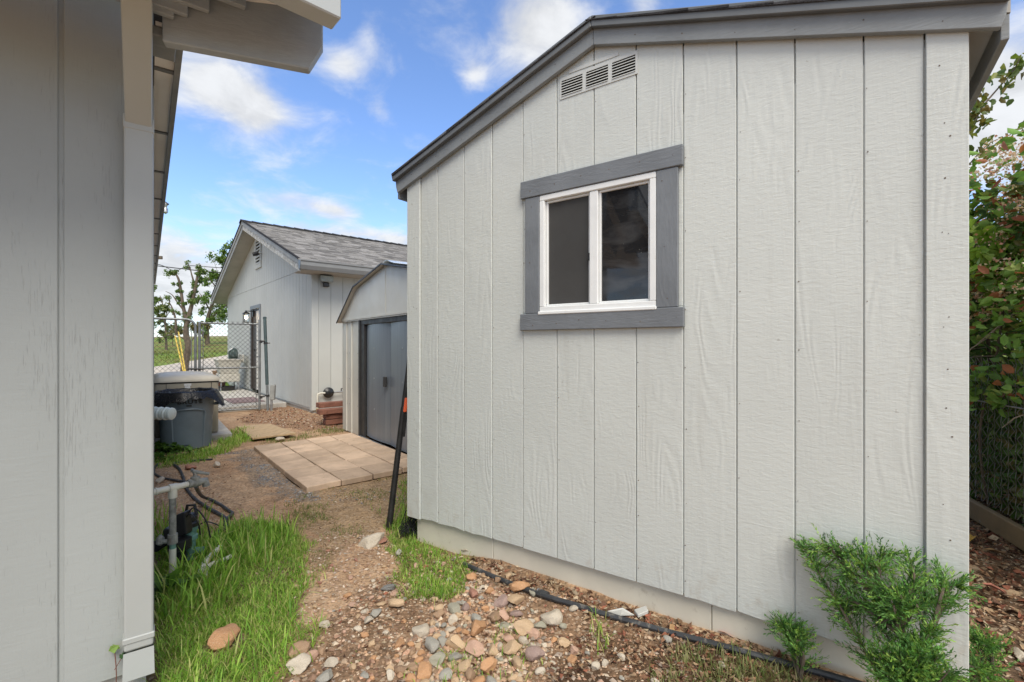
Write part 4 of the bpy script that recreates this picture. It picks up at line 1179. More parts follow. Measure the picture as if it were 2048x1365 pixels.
# plywood sheet
zz_ = .045
cs = [at_z(505, 876.5, zz_), at_z(592, 866, zz_ + .012), at_z(541, 848, zz_), at_z(474, 852.5, zz_)]
b0 = props(MB().prism(cs, (0, 0, -.022)).build('plywood_sheet', MAT['plywood'], None, (cs[0] + cs[2]) / 2, bevel=.002), 'thin weathered plywood sheet lying flat on the dirt beyond the paving slabs', 'plywood')

# ------------------------------------------------------------------ chain-link gates
def chain_mesh(mb, P, w, h, r, skip=None, pitch=.079):
    """diamond mesh of bent wires in the rectangle P(s, z)"""
    d = pitch
    n = int((w + h) / d) + 1
    for k in range(n):
        c = k * d
        for sgn in (1, -1):
            # rising line z - s = const or falling line
            pts = []
            s0 = max(0, c - h); s1 = min(w, c)
            if s1 - s0 < .01: continue
            m = max(2, int((s1 - s0) / .2))
            for q in range(m + 1):
                s = s0 + (s1 - s0) * q / m
                z = c - s
                if sgn < 0: s_ = w - s
                else: s_ = s
                pts.append(P(s_, z, .0035 * sgn))
            if skip: pts = [p for p in pts if not skip(p)]
            if len(pts) > 1: mb.tube(pts, r, 4, False)
gl, gr_ = at_y(399, 737, 8.35), at_y(519, 737, 8.8)
gdir = V((gr_.x - gl.x, gr_.y - gl.y, 0)); gw = gdir.length; gdir.normalize()
gn_ = V((gdir.y, -gdir.x, 0))
def GP(s, z, o=0): return V((gl.x, gl.y, 0)) + gdir * s + gn_ * o + V((0, 0, z))
ZB, ZM, ZT = .04, .80, 1.62
gate = thing('chain_link_gate', 'narrow galvanised chain-link gate beside the garage corner post', 'gate', GP(gw / 2, 0))
for s, zt in ((0.0, ZT + .0), (gw, ZT + .06)):
    MB().tube([GP(s, ZB - .02), GP(s, zt)], .021, 10).build('frame_post', MAT['gatepipe'], gate, smooth=True)
for z in (ZB, ZM, ZT - .02):
    MB().tube([GP(.022, z), GP(gw - .022, z)], .0165, 10).build('rail', MAT['gatepipe'], gate, smooth=True)
mb = MB(); chain_mesh(mb, lambda s, z, o: GP(s + .03, z + ZB, o + .02), gw - .06, ZT - ZB + .02, .0026)
mb.build('wire_mesh', MAT['wire'], gate, kind='stuff', fix=False)
for s in (.055, gw - .055):
    mb = MB().tube([GP(s, ZB + .05, .02), GP(s, ZT - .06, .02)], .006, 6)
    for z in (.3, .6, 1.0, 1.3): mb.tube([GP(0 if s < .5 else gw, z, 0), GP(s, z, .022)], .009, 6)
    mb.build('tension_bar', MAT['gatepipe'], gate, fix=False)
for z in (1.28, .25):
    MB().tube([GP(gw + .02, z), GP(gw + .09, z + .01)], .016, 8).lathe(GP(gw + .02, z - .03), [(.03, 0), (.03, .05)], 10).build('hinge', MAT['charcoal'], gate)
# left leaf with rounded corner
gate2 = thing('chain_link_gate', 'wide chain-link gate with rounded top corner behind the generator', 'gate', GP(-.6, 0))
top_ = 1.66
pts = [GP(-1.55, top_ + .02), GP(-.32, top_)] + [GP(-.20 + .14 * math.sin(a) - .0, top_ - .14 + .14 * math.cos(a)) for a in np.linspace(0, math.pi / 2, 7)] + [GP(-.06, .78), GP(-.06, .10)]
MB().tube(pts, .021, 10).build('frame', MAT['gatepipe'], gate2, smooth=True)
MB().tube([GP(-1.55, .09), GP(-.085, .09)], .018, 10).build('rail', MAT['gatepipe'], gate2, smooth=True)
mb = MB(); chain_mesh(mb, lambda s, z, o: GP(-1.55 + s, z + .1, o + .02), 1.42, top_ - .12, .0019)
mb.build('wire_mesh', MAT['wire'], gate2, kind='stuff', fix=False)
MB().tube([GP(-.115, .12, .02), GP(-.115, 1.5, .02)], .006, 6).build('tension_bar', MAT['gatepipe'], gate2)
MB().tube([GP(-.17, .80, .03), GP(.06, .79, .03)], .016, 8).build('latch', MAT['charcoal'], gate2)
# leaning dark green hinge post
pb, pt = at_z(536, 822, 0.0), at_y(529.5, 635, 8.93)
post = thing('gate_post', 'dark green tilted steel post between the chain-link gate and garage', 'post', pb)
mid = pb.lerp(pt, .28)
MB().tube([pb - V((0, 0, .1)), mid], .024, 10).build('sleeve', MAT['gatepipe'], post, smooth=True)
MB().tube([mid - (mid - pb) * .02, pt], .029, 12).build('pipe', MAT['greenpost'], post, smooth=True)
MB().lathe(pt, [(.032, -.03), (.032, .004), (.015, .012)], 12).build('cap', MAT['greenpost'], post, smooth=True)
for z in (.72, .16):
    c_ = pb.lerp(pt, z)
    MB().lathe(c_ - V((0, 0, .015)), [(.036, 0), (.036, .03)], 12).tube([c_ + gdir * .03, c_ + gdir * .075], .008, 6).build('hinge_clamp', MAT['charcoal'], post)
# grey conduit box by the garage foundation
cb = at_z(543, 822, 0.0)
stub = thing('conduit_box', 'grey utility box on a short pipe by the garage foundation', 'utility box', cb)
MB().tube([cb - V((0, 0, .1)), cb + V((0, 0, .22))], .022, 10).build('pipe', MAT['galv'], stub, smooth=True)
MB().box(cb + V((-.03, -.03, .20)), V((.085, .01, 0)), V((-.01, .075, 0)), V((.015, 0, .28))).build('box', simple('grey_box', (.30, .31, .30), .55, .15, 12), stub, bevel=.008)

# ------------------------------------------------------------------ standby generator on its pad
GE = Frame((-3.80, 6.15), (-0.794, -0.608), (0.608, -0.794))      # front: s leftwards
gw_, gd_, gz0, gz1 = .665, 1.22, .075, .83
gen = thing('generator', 'tan boxed standby generator with domed beige lid on concrete pad', 'generator', GE(gw_ / 2, -gd_ / 2, gz0))
MB().fbox(GE, 0, gw_, -gd_, 0, gz0, gz1 - .085).build('body', MAT['gentan'], gen, bevel=.028, seg=3, smooth=True)
mb = MB()
for s in (.075, gw_ - .12):
    mb.fbox(GE, s, s + .006, .0005, .0022, gz0 + .02, gz1 - .10)
mb.build('panel_seam', MAT['dark'], gen)
MB().fbox(GE, -.004, gw_ + .004, -gd_ - .004, .004, gz1 - .095, gz1 - .082).build('lid_gap', MAT['dark'], gen)
bm_ = MB()
N = 8
prof_ = []
mbl = MB(); vs = []; 
rows = 9; colsn = 9
for i in range(rows + 1):
    for j in range(colsn + 1):
        a, b_ = i / rows, j / colsn
        zdome = gz1 - .045 + .055 * (1 - (2 * a - 1) ** 2) ** .5 * .6 + .045 * (1 - abs(2 * b_ - 1) ** 3) * .6
        if i in (0, rows) or j in (0, colsn): zdome = gz1 - .035
        ins = .0
        vs.append(GE(-.012 + (gw_ + .024) * a, .014 - (gd_ + .028) * b_, zdome))
fs = [(i * (colsn + 1) + j, i * (colsn + 1) + j + 1, (i + 1) * (colsn + 1) + j + 1, (i + 1) * (colsn + 1) + j) for i in range(rows) for j in range(colsn)]
nb = len(vs)
rim = [i * (colsn + 1) for i in range(rows + 1)] + [rows * (colsn + 1) + j for j in range(1, colsn + 1)] + [i * (colsn + 1) + colsn for i in range(rows - 1, -1, -1)] + [j for j in range(colsn - 1, 0, -1)]
low = []
for r in rim:
    p = V(vs[r]); low.append(V((p.x, p.y, gz1 - .082)))
vs2 = vs + low
for k in range(len(rim)):
    k2 = (k + 1) % len(rim)
    fs.append((rim[k], rim[k2], nb + k2, nb + k))
mbl.add(vs2, fs)
mbl.build('lid', MAT['genlid'], gen, smooth='all')
MB().fbox(GE, gw_ / 2 - .04, gw_ / 2 + .035, .0005, .006, gz1 - .135, gz1 - .105).fbox(GE, gw_ / 2 - .03, gw_ / 2 + .028, .0005, .004, gz1 - .195, gz1 - .1355).build('lock_plate', MAT['labelwhite'], gen, bevel=.002)
mb = MB()
for k in range(9):
    z = .18 + k * .045
    mb.fbox(GE, .135, .155, .0005, .004, z, z + .026)
mb.build('louvre_strip', MAT['dark'], gen, kind='stuff')
props(MB().fbox(GE, -.14, gw_ + .02, -gd_ - .12, .12, -.06, gz0 - .002).build('concrete_pad', MAT['concrete'], None, GE(.3, -.6, 0), bevel=.012, seg=2), 'pale concrete pad under the tan generator', 'pad')

# ------------------------------------------------------------------ grey bin with liner
bc = V((-3.87 + .02, 5.62, 0.005))
bin_ = thing('trash_bin', 'round slate grey rubbish bin with raised front panel before the generator', 'bin', bc)
BH, R0, R1 = .655, .245, .292
MB().lathe(bc, [(R0 - .02, 0), (R0, .012), (R1 - .012, BH - .05), (R1 - .010, BH - .045), (R1 + .014, BH - .04), (R1 + .016, BH), (R1 - .005, BH), (R1 - .012, BH - .02), (R0 - .015, .02), (0.001, .02)], 48).build('body', MAT['binmat'], bin_, smooth=True)
fa = math.atan2(-bc.y, -bc.x) + .08       # the bin faces the camera
def bsurf(a, z, d=0):
    r = R0 + (R1 - R0) * z / BH + d
    return bc + V((math.cos(fa + a) * r, math.sin(fa + a) * r, z))
mb = MB()
pts = [bsurf(.62, .03)] + [bsurf(.62, z) for z in np.linspace(.1, .42, 6)] + [bsurf(.57, .445), bsurf(.45, .452)] + [bsurf(a, .458 + .012 * (1 - (a / .45) ** 2)) for a in np.linspace(.3, -.3, 7)] + [bsurf(-.45, .452), bsurf(-.57, .445)] + [bsurf(-.62, z) for z in np.linspace(.42, .03, 7)]
mb.tube(pts, .011, 6)
mb.build('panel_rib', MAT['binmat'], bin_, smooth=True)
for sgn in (1, -1):
    a = sgn * 1.35
    MB().tube([bsurf(a - .16, .50, .0), bsurf(a - .15, .50, .05), bsurf(a + .15, .50, .05), bsurf(a + .16, .50, .0)], .014, 8).build('handle', MAT['binmat'], bin_, smooth=True)
# moulded name, bent round the bin
tcu = bpy.data.curves.new('bin_text', 'FONT'); tcu.body = 'BRUTE'; tcu.size = .062; tcu.align_x = 'CENTER'; tcu.extrude = .0015; tcu.offset = .0016; tcu.space_character = 1.15
tob = bpy.data.objects.new('bin_text', tcu); COL.objects.link(tob)
bpy.context.view_layer.update()
dg = bpy.context.evaluated_depsgraph_get()
tm = bpy.data.meshes.new_from_object(tob.evaluated_get(dg))
bpy.data.objects.remove(tob)
for vtx in tm.vertices:
    x, y, z = vtx.co
    p = bsurf((x * 1.25 + .012) / R1, .535 + y, .0025 + z) - bc
    vtx.co = p
tm.materials.append(MAT['blackprint'])
lt = bpy.data.objects.new('lettering', tm); COL.objects.link(lt); lt.parent = bin_
mb = MB(); mb.tube([bsurf(a, .512, .002) for a in np.linspace(-.09, .09, 6)], .007, 6); mb.build('emblem', MAT['blackprint'], bin_)
# liner: ruffled skirt hanging over the rim and down inside
rn = random.Random(8)
N = 72
vs = []; rings = []
ph = [rn.uniform(0, 6.28) for _ in range(6)]
for k in range(N):
    a = 2 * math.pi * k / N
    ruf = .5 * math.sin(11 * a + ph[0]) + .3 * math.sin(23 * a + ph[1]) + .35 * math.sin(5 * a + ph[2])
    rel = (a - fa + math.pi) % (2 * math.pi) - math.pi
    drop = .055 + .03 * ruf + .14 * math.exp(-((rel + .95) / .42) ** 2) + .085 * math.exp(-((rel - 1.0) / .30) ** 2) + .02 * rn.random()
    flare = .03 + .022 * ruf + .05 * math.exp(-((rel + .95) / .42) ** 2) + .06 * math.exp(-((rel - 1.0) / .3) ** 2)
    ring = [(R1 - .05, BH - .28), (R1 - .03 + .008 * ruf, BH - .10), (R1 - .012 + .006 * ruf, BH + .004), (R1 + .006, BH + .018 + .006 * ruf), (R1 + .024 + .006 * ruf, BH + .006), (R1 + .026 + flare * .5, BH - drop * .5), (R1 + .03 + flare, BH - drop)]
    for r, z in ring:
        vs.append(bc + V((math.cos(a) * r, math.sin(a) * r, z)))
M_ = 7
mb = MB()
mb.add(vs, [(k * M_ + i, ((k + 1) % N) * M_ + i, ((k + 1) % N) * M_ + i + 1, k * M_ + i + 1) for k in range(N) for i in range(M_ - 1)])
props(mb.build('bin_liner', MAT['bag'], None, bc + V((0, 0, BH)), smooth='all', fix=False), 'crumpled black plastic liner draped over the grey bin rim', 'bin liner')

# corrugated pipe poking out of the long house wall
ca = at_y(306, 826.5, 4.0); cbx = at_y(341, 828, 4.0)
mb = MB(); prof_ = []
ln = (cbx - ca).length + .10
z = -.10
n3 = 5
for k in range(n3):
    prof_ += [(.046, z), (.055, z + .010), (.055, z + .018), (.048, z + .026), (.050, z + ln / n3 * .6), (.047, z + ln / n3 - .004)]; z += ln / n3
prof_ += [(.052, z + .004), (.050, z + .016), (.040, z + .022), (.001, z + .024)]
mb.lathe(ca, prof_, 24, cbx - ca)
props(mb.build('corrugated_pipe', MAT['corr'], None, ca, smooth=True, fix=True), 'short pale ribbed pipe sticking out past the house corner', 'pipe')

# ------------------------------------------------------------------ irrigation riser, valves, hoses
x0 = V((-1.69, 2.37, 0))
ris = thing('pvc_riser', 'weathered white PVC riser with tee and shutoff valve beside the downspout', 'pipe', x0)
tee = x0 + V((0, 0, .492))
le = at_y(300, 986, 2.28); re_ = at_y(380, 968, 2.44)
tee = le.lerp(re_, .55); bt = V((tee.x, tee.y, 0))
MB().tube([bt + V((0, 0, -.05)), bt + V((0, 0, .19))], .0155, 12).build('lower_pipe', MAT['pvc'], ris, smooth=True)
MB().tube([bt + V((0, 0, .18)), bt + V((0, 0, .285))], .0145, 12).build('stained_pipe', MAT['greenpvc'], ris, smooth=True)
MB().tube([bt + V((0, 0, .215)), bt + V((0, 0, .262))], .022, 10).build('coupling', MAT['pvcold'], ris, smooth=True)
MB().tube([bt + V((0, 0, .26)), bt + V((0, 0, tee.z - .03))], .0155, 12).build('old_pipe', MAT['pvcold'], ris, smooth=True)
MB().tube([bt + V((0, 0, tee.z - .05)), bt + V((0, 0, tee.z))], .020, 12).tube([le.lerp(re_, .45), le.lerp(re_, .66)], .0195, 12).build('tee', MAT['pvc'], ris, smooth=True)
MB().tube([le, re_], .0145, 12).build('arm', MAT['pvc'], ris, smooth=True)
MB().tube([le.lerp(re_, .12), le.lerp(re_, .16)], .018, 12).build('joint', MAT['pvc'], ris, smooth=True)
vd = (re_ - le).normalized()
vv_ = MB().tube([re_ - vd * .01, re_ + vd * .05], [.022, .022], 12).lathe(re_ + vd * .025 + V((0, 0, .0)), [(.021, 0), (.021, .03), (.010, .034), (.010, .06)], 10).build('ball_valve', MAT['pvcold'], ris, smooth=True)
h0 = re_ + vd * .02 + V((0, 0, .058))
MB().tube([h0 + V((-.035, .035, .0)), h0, h0 + V((.06, .03, -.02))], [.008, .010, .007], 8).build('handle', MAT['pvcold'], vv_, smooth=True)
MB().tube([re_ + vd * .045, re_ + vd * .075, re_ + vd * .08 + V((0, 0, -.03))], .018, 10).build('elbow', MAT['pvcold'], ris, smooth=True)
MB().tube([bt + V((-.05, -.01, .23)), bt + V((-.015, -.0, .225))], .011, 8).lathe(bt + V((-.055, -.01, .21)), [(.008, 0), (.018, .01), (.018, .035), (.006, .05)], 8).build('spigot', MAT['pvcold'], ris, smooth=True)

def valve(c_, s, label, body):
    t = thing('irrigation_valve', label, 'valve', c_)
    MB().lathe(c_, [(.030, -.02), (.030, .10), (.040, .105), (.040, .125), (.034, .13), (.034, .15), (.040, .155), (.042, .175)], 16).build('body', body, t, smooth=True)
    MB().lathe(c_ + V((0, 0, .176)), [(.044, 0), (.045, .02), (.036, .03), (.040, .034), (.040, .055), (.028, .068), (.012, .07)], 16).build('bonnet', MAT['black'], t, smooth=True)
    MB().tube([c_ + V((-.028, .01, .235)), c_ + V((-.02, .012, .285)), c_ + V((.02, .012, .288)), c_ + V((.034, .01, .235))], .008, 6).build('bail', MAT['black'], t, smooth=True)
    MB().tube([c_ + V((.03, 0, .04)), c_ + V((.075, .01, .04))], .018, 10).build('outlet', body, t, smooth=True)
    return t
vc = at_y(379, 1118, 2.62)
valve(V((vc.x, vc.y, .03)), 1, 'black capped irrigation valve on a green body right of the riser', MAT['greenpvc'])
# second valve: boxy solenoid unit behind the riser
c_ = V((-1.79, 2.56, .05))
t = thing('irrigation_valve', 'bulky black solenoid valve standing left of the white riser', 'valve', c_)
MB().lathe(c_, [(.03, -.06), (.03, .05), (.055, .06), (.055, .11), (.03, .12)], 14).build('body', MAT['black'], t, smooth=True)
MB().box(c_ + V((-.065, -.03, .08)), V((.05, .01, 0)), V((-.01, .06, 0)), V((-.01, 0, .09))).build('solenoid', MAT['black'], t, bevel=.01, seg=2)
MB().box(c_ + V((-.005, -.02, .12)), V((.055, .0, .02)), V((0, .055, 0)), V((-.012, 0, .12))).build('manifold', MAT['black'], t, bevel=.008, seg=2)
MB().box(c_ + V((-.12, -.02, .04)), V((.075, .0, .05)), V((0, .05, 0)), V((-.035, 0, .045))).build('flange', MAT['black'], t, bevel=.008, seg=2)
MB().tube(smooth_path([c_ + V((.03, 0, .22)), c_ + V((.07, -.02, .25)), c_ + V((.10, .0, .19)), c_ + V((.09, .03, .12))]), .004, 5).tube(smooth_path([c_ + V((.02, 0, .20)), c_ + V((.06, .02, .27)), c_ + V((.12, .03, .2)), c_ + V((.14, .04, .1))]), .004, 5).build('wire', MAT['black'], t, smooth=True)
# loose white fittings in the grass
pa = [at_z(398, 1150, .03), at_z(412, 1122, .055), at_z(440, 1095, .07)]
props(MB().tube(pa, .0155, 10).build('pvc_offcut', MAT['pvc'], None, pa[1], smooth=True), 'cream PVC elbow half hidden in the tall grass', 'pipe')
pa = [at_z(410, 1160, .02), at_z(418, 1132, .045), at_z(452, 1118, .05), at_z(470, 1108, .05)]
props(MB().tube(smooth_path(pa, 4), .011, 10).build('pvc_offcut', MAT['pvc'], None, pa[1], smooth=True), 'bent whitish pipe stub lying lower in the tall grass', 'pipe')

def hose(name, pix, r, label, z0=.012, up=None, cat='hose', mat='hose', n=6):
    pts = []
    for i, (px, py) in enumerate(pix):
        p = at_z(px, py, z0); p.z = lift(p.x, p.y) + r * .9 + (up[i] if up else 0)
        q = at_z(px, py, p.z); pts.append(V((q.x, q.y, p.z)))
    return props(MB().tube(smooth_path(pts, n), r, 8).build(name, MAT[mat], None, pts[len(pts) // 2], smooth=True), label, cat)
hose('poly_hose', [(348, 930), (358, 938), (366, 954), (371, 972), (378, 985), (392, 1000), (412, 1014), (434, 1026), (450, 1036), (458, 1046), (452, 1056), (440, 1062), (436, 1070), (450, 1078), (465, 1084)], .0125, 'stiff black irrigation hose running down past the ball valve')
hose('poly_hose', [(392, 973), (397, 984), (406, 994), (424, 1001), (444, 1012), (458, 1022), (465, 1027), (458, 1034), (451, 1042), (450, 1052)], .0115, 'greyish black hose looping right of the ball valve', up=[.42, .2, .06, .01, 0, 0, 0, .02, .02, 0])
hose('poly_hose', [(316, 928), (308, 938), (309, 948), (325, 956), (350, 961), (372, 964)], .011, 'black hose loop curling out from the house corner')
hose('drip_line', [(346, 927), (366, 924), (395, 921), (425, 919)], .009, 'straight thin black drip line lying before the broad leaved weeds', n=3)
hose('drip_line', [(395, 1058), (402, 1048), (415, 1044), (430, 1048), (443, 1055)], .004, 'thin brown tube arching beside the black capped valve', up=[.02, .05, .06, .04, .01])
hose('black_water_pipe', [(928, 1128), (945, 1136), (1000, 1159), (1060, 1182), (1105, 1197), (1150, 1210), (1200, 1226), (1260, 1243), (1350, 1268), (1450, 1294), (1560, 1324), (1640, 1346), (1740, 1375), (1900, 1420)], .0125, 'long black water pipe lying along the base of the big shed', mat='hose')
c0 = at_z(1082, 1188, .02); c1 = at_z(1096, 1193.5, .02)
for o_ in list(COL.objects):
    if o_.name.startswith('black_water_pipe'): wp = o_
MB().tube([c0 + V((0, 0, .005)), c1 + V((0, 0, .005))], .0165, 10).build('coupling', MAT['hose'], wp, smooth=True)
c0 = at_z(1076, 1185.5, .02); c1 = at_z(1078, 1186.3, .02)
MB().tube([c0 + V((0, 0, .005)), c1 + V((0, 0, .005))], .0165, 10).build('clamp', MAT['galv'], wp, smooth=True)
# scrap
pts = [at_z(1214, 1224, .03), at_z(1245, 1222, .035), at_z(1270, 1232, .03), at_z(1240, 1238, .03)]
mb = MB().prism([p + V((0, 0, .012 * (i % 2))) for i, p in enumerate(pts)], (0, 0, .004))
pts = [at_z(1268, 1226, .035), at_z(1292, 1218, .05), at_z(1297, 1228, .045), at_z(1276, 1237, .035)]
mb.prism(pts, (0, 0, .015))
props(mb.build('plastic_scrap', MAT['litterwhite'], None, pts[0], bevel=.002), 'torn white plastic scrap between the black pipe and shed base', 'scrap')
# ragged black weed netting at the shed corner
mb = MB(); rn = random.Random(9)
cn = SH(-.02, -.03, .0)
for k in range(60):
    a = cn + V((rn.uniform(-.10, .04), rn.uniform(-.04, .08), rn.uniform(0, .05)))
    b_ = cn + V((rn.uniform(-.06, .03), rn.uniform(-.02, .06), rn.uniform(.06, .17)))
    mb.tube([a, a.lerp(b_, .5) + V((rn.uniform(-.02, .02), 0, rn.uniform(-.01, .02))), b_], .0022, 3, False)
props(mb.build('black_netting', MAT['net'], None, cn, fix=False), 'crumpled black plastic netting tucked under the shed corner', 'netting')
# long black bar leaning on the shed side
pb = at_z(778, 1056, 0.0); pt = V((-.672, 3.16, 1.20))
pole = thing('leaning_bar', 'long black steel bar with orange sticker leaning on the shed corner', 'bar', pb)
d = pt - pb
MB().tube([pb - d * .01, pb + d * .08, pb + d * .66], [.021, .020, .0185], 12).build('lower_tube', MAT['polepaint'], pole, smooth=True)
MB().tube([pb + d * .64, pb + d * 1.0], [.0165, .015], 12).build('upper_tube', MAT['polepaint'], pole, smooth=True)
side = V((-d.y, d.x, 0)).normalized()
MB().tube([pb + d * .50 + V((.022, -.004, 0)), pb + d * 1.0 + V((.02, 0, 0))], .011, 8).build('slide_rail', MAT['polepaint'], pole, smooth=True)
q0, q1 = at_y(810.5, 826, 3.09), at_y(817, 797, 3.10)
k0 = (q0.z - pb.z) / d.z; k1 = (q1.z - pb.z) / d.z
mb = MB()
for aa in (0,):
    u_ = (V((0, 0, 1.2)) - (pb + d * k0)); u_.z = 0; u_.normalize(); sd_ = V((-u_.y, u_.x, 0))
    ring = []
    for k in (k0, k0 + .004, k1 - .004, k1):
        w_ = .008 if k in (k0, k1) else .011
        c_ = pb + d * k + V((.012, 0, 0))
        ring.append([c_ + u_ * .021 + sd_ * w_, c_ + u_ * .0225, c_ + u_ * .021 - sd_ * w_])
    for a, b_ in zip(ring[:-1], ring[1:]):
        mb.add(a + b_, [(0, 1, 4, 3), (1, 2, 5, 4)])
mb.build('sticker', MAT['orange'], pole, fix=False)

# ------------------------------------------------------------------ gas regulator and red edging bricks between the sheds
r0 = GS.px(658, 786, .10); rs = (r0 - GS.o).dot(GS.s)
reg = thing('gas_regulator', 'round black gas regulator on pale pipes along the garage side wall', 'gas regulator', GS(rs, .1, 0))
MB().lathe(GS(rs, .07, r0.z), [(.02, -.03), (.075, -.02), (.095, -.005), (.095, .008), (.07, .02), (.05, .04), (.03, .046), (.004, .05)], 24, GS.n).build('disc', MAT['black'], reg, smooth=True)
ps = rs - .20
MB().tube([GS(ps, .10, -.05), GS(ps, .10, r0.z - .04), GS(ps + .012, .10, r0.z - .01), GS(ps + .05, .10, r0.z), GS(rs - .07, .10, r0.z)], .017, 10).build('pipe', MAT['pvc'], reg, smooth=True)
MB().tube([GS(ps, .10, r0.z - .32), GS(ps, .10, r0.z - .26)], .024, 10).build('union', simple('brass_union', (.42, .30, .14), .5, .2, 20), reg, smooth=True)
MB().tube([GS(rs + .09, .10, r0.z), GS(rs + .30, .10, r0.z + .01)], .017, 10).build('outlet_pipe', MAT['galv'], reg, smooth=True)
MB().tube([GS(rs + .22, .10, r0.z), GS(rs + .22, .10, r0.z + .06), GS(rs + .26, .10, r0.z + .065)], .011, 8).build('valve_stem', MAT['charcoal'], reg, smooth=True)
labs = ['lowest red edging brick in the stack behind the metal shed', 'second red edging brick from the bottom behind the metal shed', 'wide overhanging red edging brick third up in the stack', 'topmost dark red edging brick below the black gas regulator']
ee = at_z(662, 850, .0)
rn = random.Random(4)
for k in range(4):
    s_, e_ = (-.13, .42) if k in (0, 1) else ((-.24, .46) if k == 2 else (-.20, .48))
    z = .01 + k * .083
    bw = .10 if k < 3 else .07
    o_ = .0 if k < 2 else (-.05 if k == 2 else .10)
    c_ = V((ee.x, ee.y, 0)) + GS.s * .04
    fr = Frame((c_.x, c_.y), GS.s.xy, GS.n.xy)
    pts = []
    for i in range(9):
        f = i / 8; s = s_ + (e_ - s_) * f
        pts.append(fr(s, -o_ + .05 + .012 * math.sin(f * math.pi * 4), z))
    for i in range(9):
        f = 1 - i / 8; s = s_ + (e_ - s_) * f
        pts.append(fr(s, -o_ - .10, z))
    props(MB().prism(pts, (0, 0, .075)).build('edging_brick', MAT['brickred'], None, fr(0, 0, z), bevel=.008, seg=2), labs[k], 'edging brick', 'red edging bricks stacked by the garage')

# ------------------------------------------------------------------ things beyond the gate
sc0 = GA(5.15, .42, 0)
SK = Frame(sc0.xy, GA.s.xy, GA.n.xy)
sink = thing('utility_sink', 'old cream laundry sink standing by the garage wall beyond the gate', 'sink', SK(0, 0, 0))
mb = MB()
o_ = [(-.33, -.27), (.33, -.27), (.33, .27), (-.33, .27)]; i_ = [(-.24, -.19), (.24, -.19), (.24, .19), (-.24, .19)]
vs = [SK(a, b_, .86) for a, b_ in o_] + [SK(a * .92, b_ * .92, .80) for a, b_ in o_] + [SK(a, b_, .50) for a, b_ in i_] + [SK(a * .9, b_ * .88, .86) for a, b_ in o_] + [SK(a * .9, b_ * .9, .56) for a, b_ in i_]
fs = [(3, 2, 1, 0)] and []
for i in range(4):
    j = (i + 1) % 4
    fs += [(i, j, 4 + j, 4 + i), (4 + i, 4 + j, 8 + j, 8 + i), (i, j, 12 + j, 12 + i), (12 + i, 12 + j, 16 + j, 16 + i)]
fs += [(8, 9, 10, 11), (16, 17, 18, 19)]
mb.add(vs, fs); mb.build('basin', MAT['sink'], sink, bevel=.012, seg=2)
MB().fbox(SK, -.33, .33, -.30, -.272, .78, .98).build('backsplash', MAT['sink'], sink, bevel=.008)
MB().fbox(SK, -.27, .27, -.22, .22, .30, .498).build('cabinet', MAT['sink'], sink, bevel=.01)
for a, b_ in ((-.24, -.18), (.24, -.18), (.24, .18), (-.24, .18)):
    MB().tube([SK(a * 1.1, b_ * 1.1, -.02), SK(a, b_, .31)], .016, 8).build('leg', MAT['galv'], sink, smooth=True)
MB().tube(smooth_path([SK(.05, -.22, .86), SK(.05, -.22, 1.08), SK(.05, -.14, 1.14), SK(.05, -.02, 1.06)], 5), .013, 8).build('faucet', MAT['galv'], sink, smooth=True)
MB().lathe(SK(-.06, .221, .40), [(.05, 0), (.05, .006), (.03, .012), (.03, .02)], 14, SK.n).build('drain_plate', MAT['black'], sink, smooth=True)
jg = SK(.02, -.06, .862)
mb = MB()
for q in range(6):
    cc_ = SK(-.02 + .008 * q, -.19 + .03 * q, .865); R_ = .135 - .012 * abs(q - 2)
    mb.tube([cc_ + SK.s * R_ * .8 * math.cos(a) + V((0, 0, R_ * (1 + math.sin(a)) + .012)) for a in np.linspace(0, 6.283, 19)], .013, 6)
props(mb.build('hose_coil', simple('green_hose_coil', (.045, .08, .075), .5, .3, 30), None, SK(-.02, -.12, .865), smooth='all'), 'dark green hose coil standing on top of the cream laundry sink', 'hose coil')
bx = SK(-.15, .05, 0)
props(MB().lathe(bx, [(.14, 0), (.17, .10), (.19, .19), (.17, .19), (.15, .06), (.001, .05)], 16).build('black_tub', MAT['black'], None, bx, smooth=True), 'low black plastic tub on the ground under the laundry sink', 'tub')
pth = smooth_path([SK(-.05, .24, .42), SK(-.12, .32, .25), SK(-.25, .34, .12), SK(-.36, .33, .25), SK(-.33, .31, .40), SK(-.2, .30, .30), SK(-.26, .34, .05), SK(-.40, .36, .02)], 6)
props(MB().tube(pth, .014, 8).build('sink_hose', MAT['black'], None, pth[-1], smooth=True), 'black hose looping down from the cream laundry sink', 'hose')
pk = SK(.55, .10, 0)
props(MB().lathe(pk, [(.11, 0), (.15, .28), (.165, .30), (.165, .33), (.14, .33), (.12, .06), (.001, .06)], 16).build('clay_pot', MAT['brickred'], None, pk, smooth=True), 'reddish brown clay pot standing behind the cream laundry sink', 'pot')
pk2 = pk + V((0, 0, .335))
props(MB().lathe(pk2, [(.12, 0), (.16, .20), (.15, .22), (.001, .20)], 16).build('wooden_tub', simple('brown_wood', (.22, .14, .08), .8, .3, 14), None, pk2, smooth=True), 'brown wooden tub stacked on the clay pot beside the sink', 'tub')

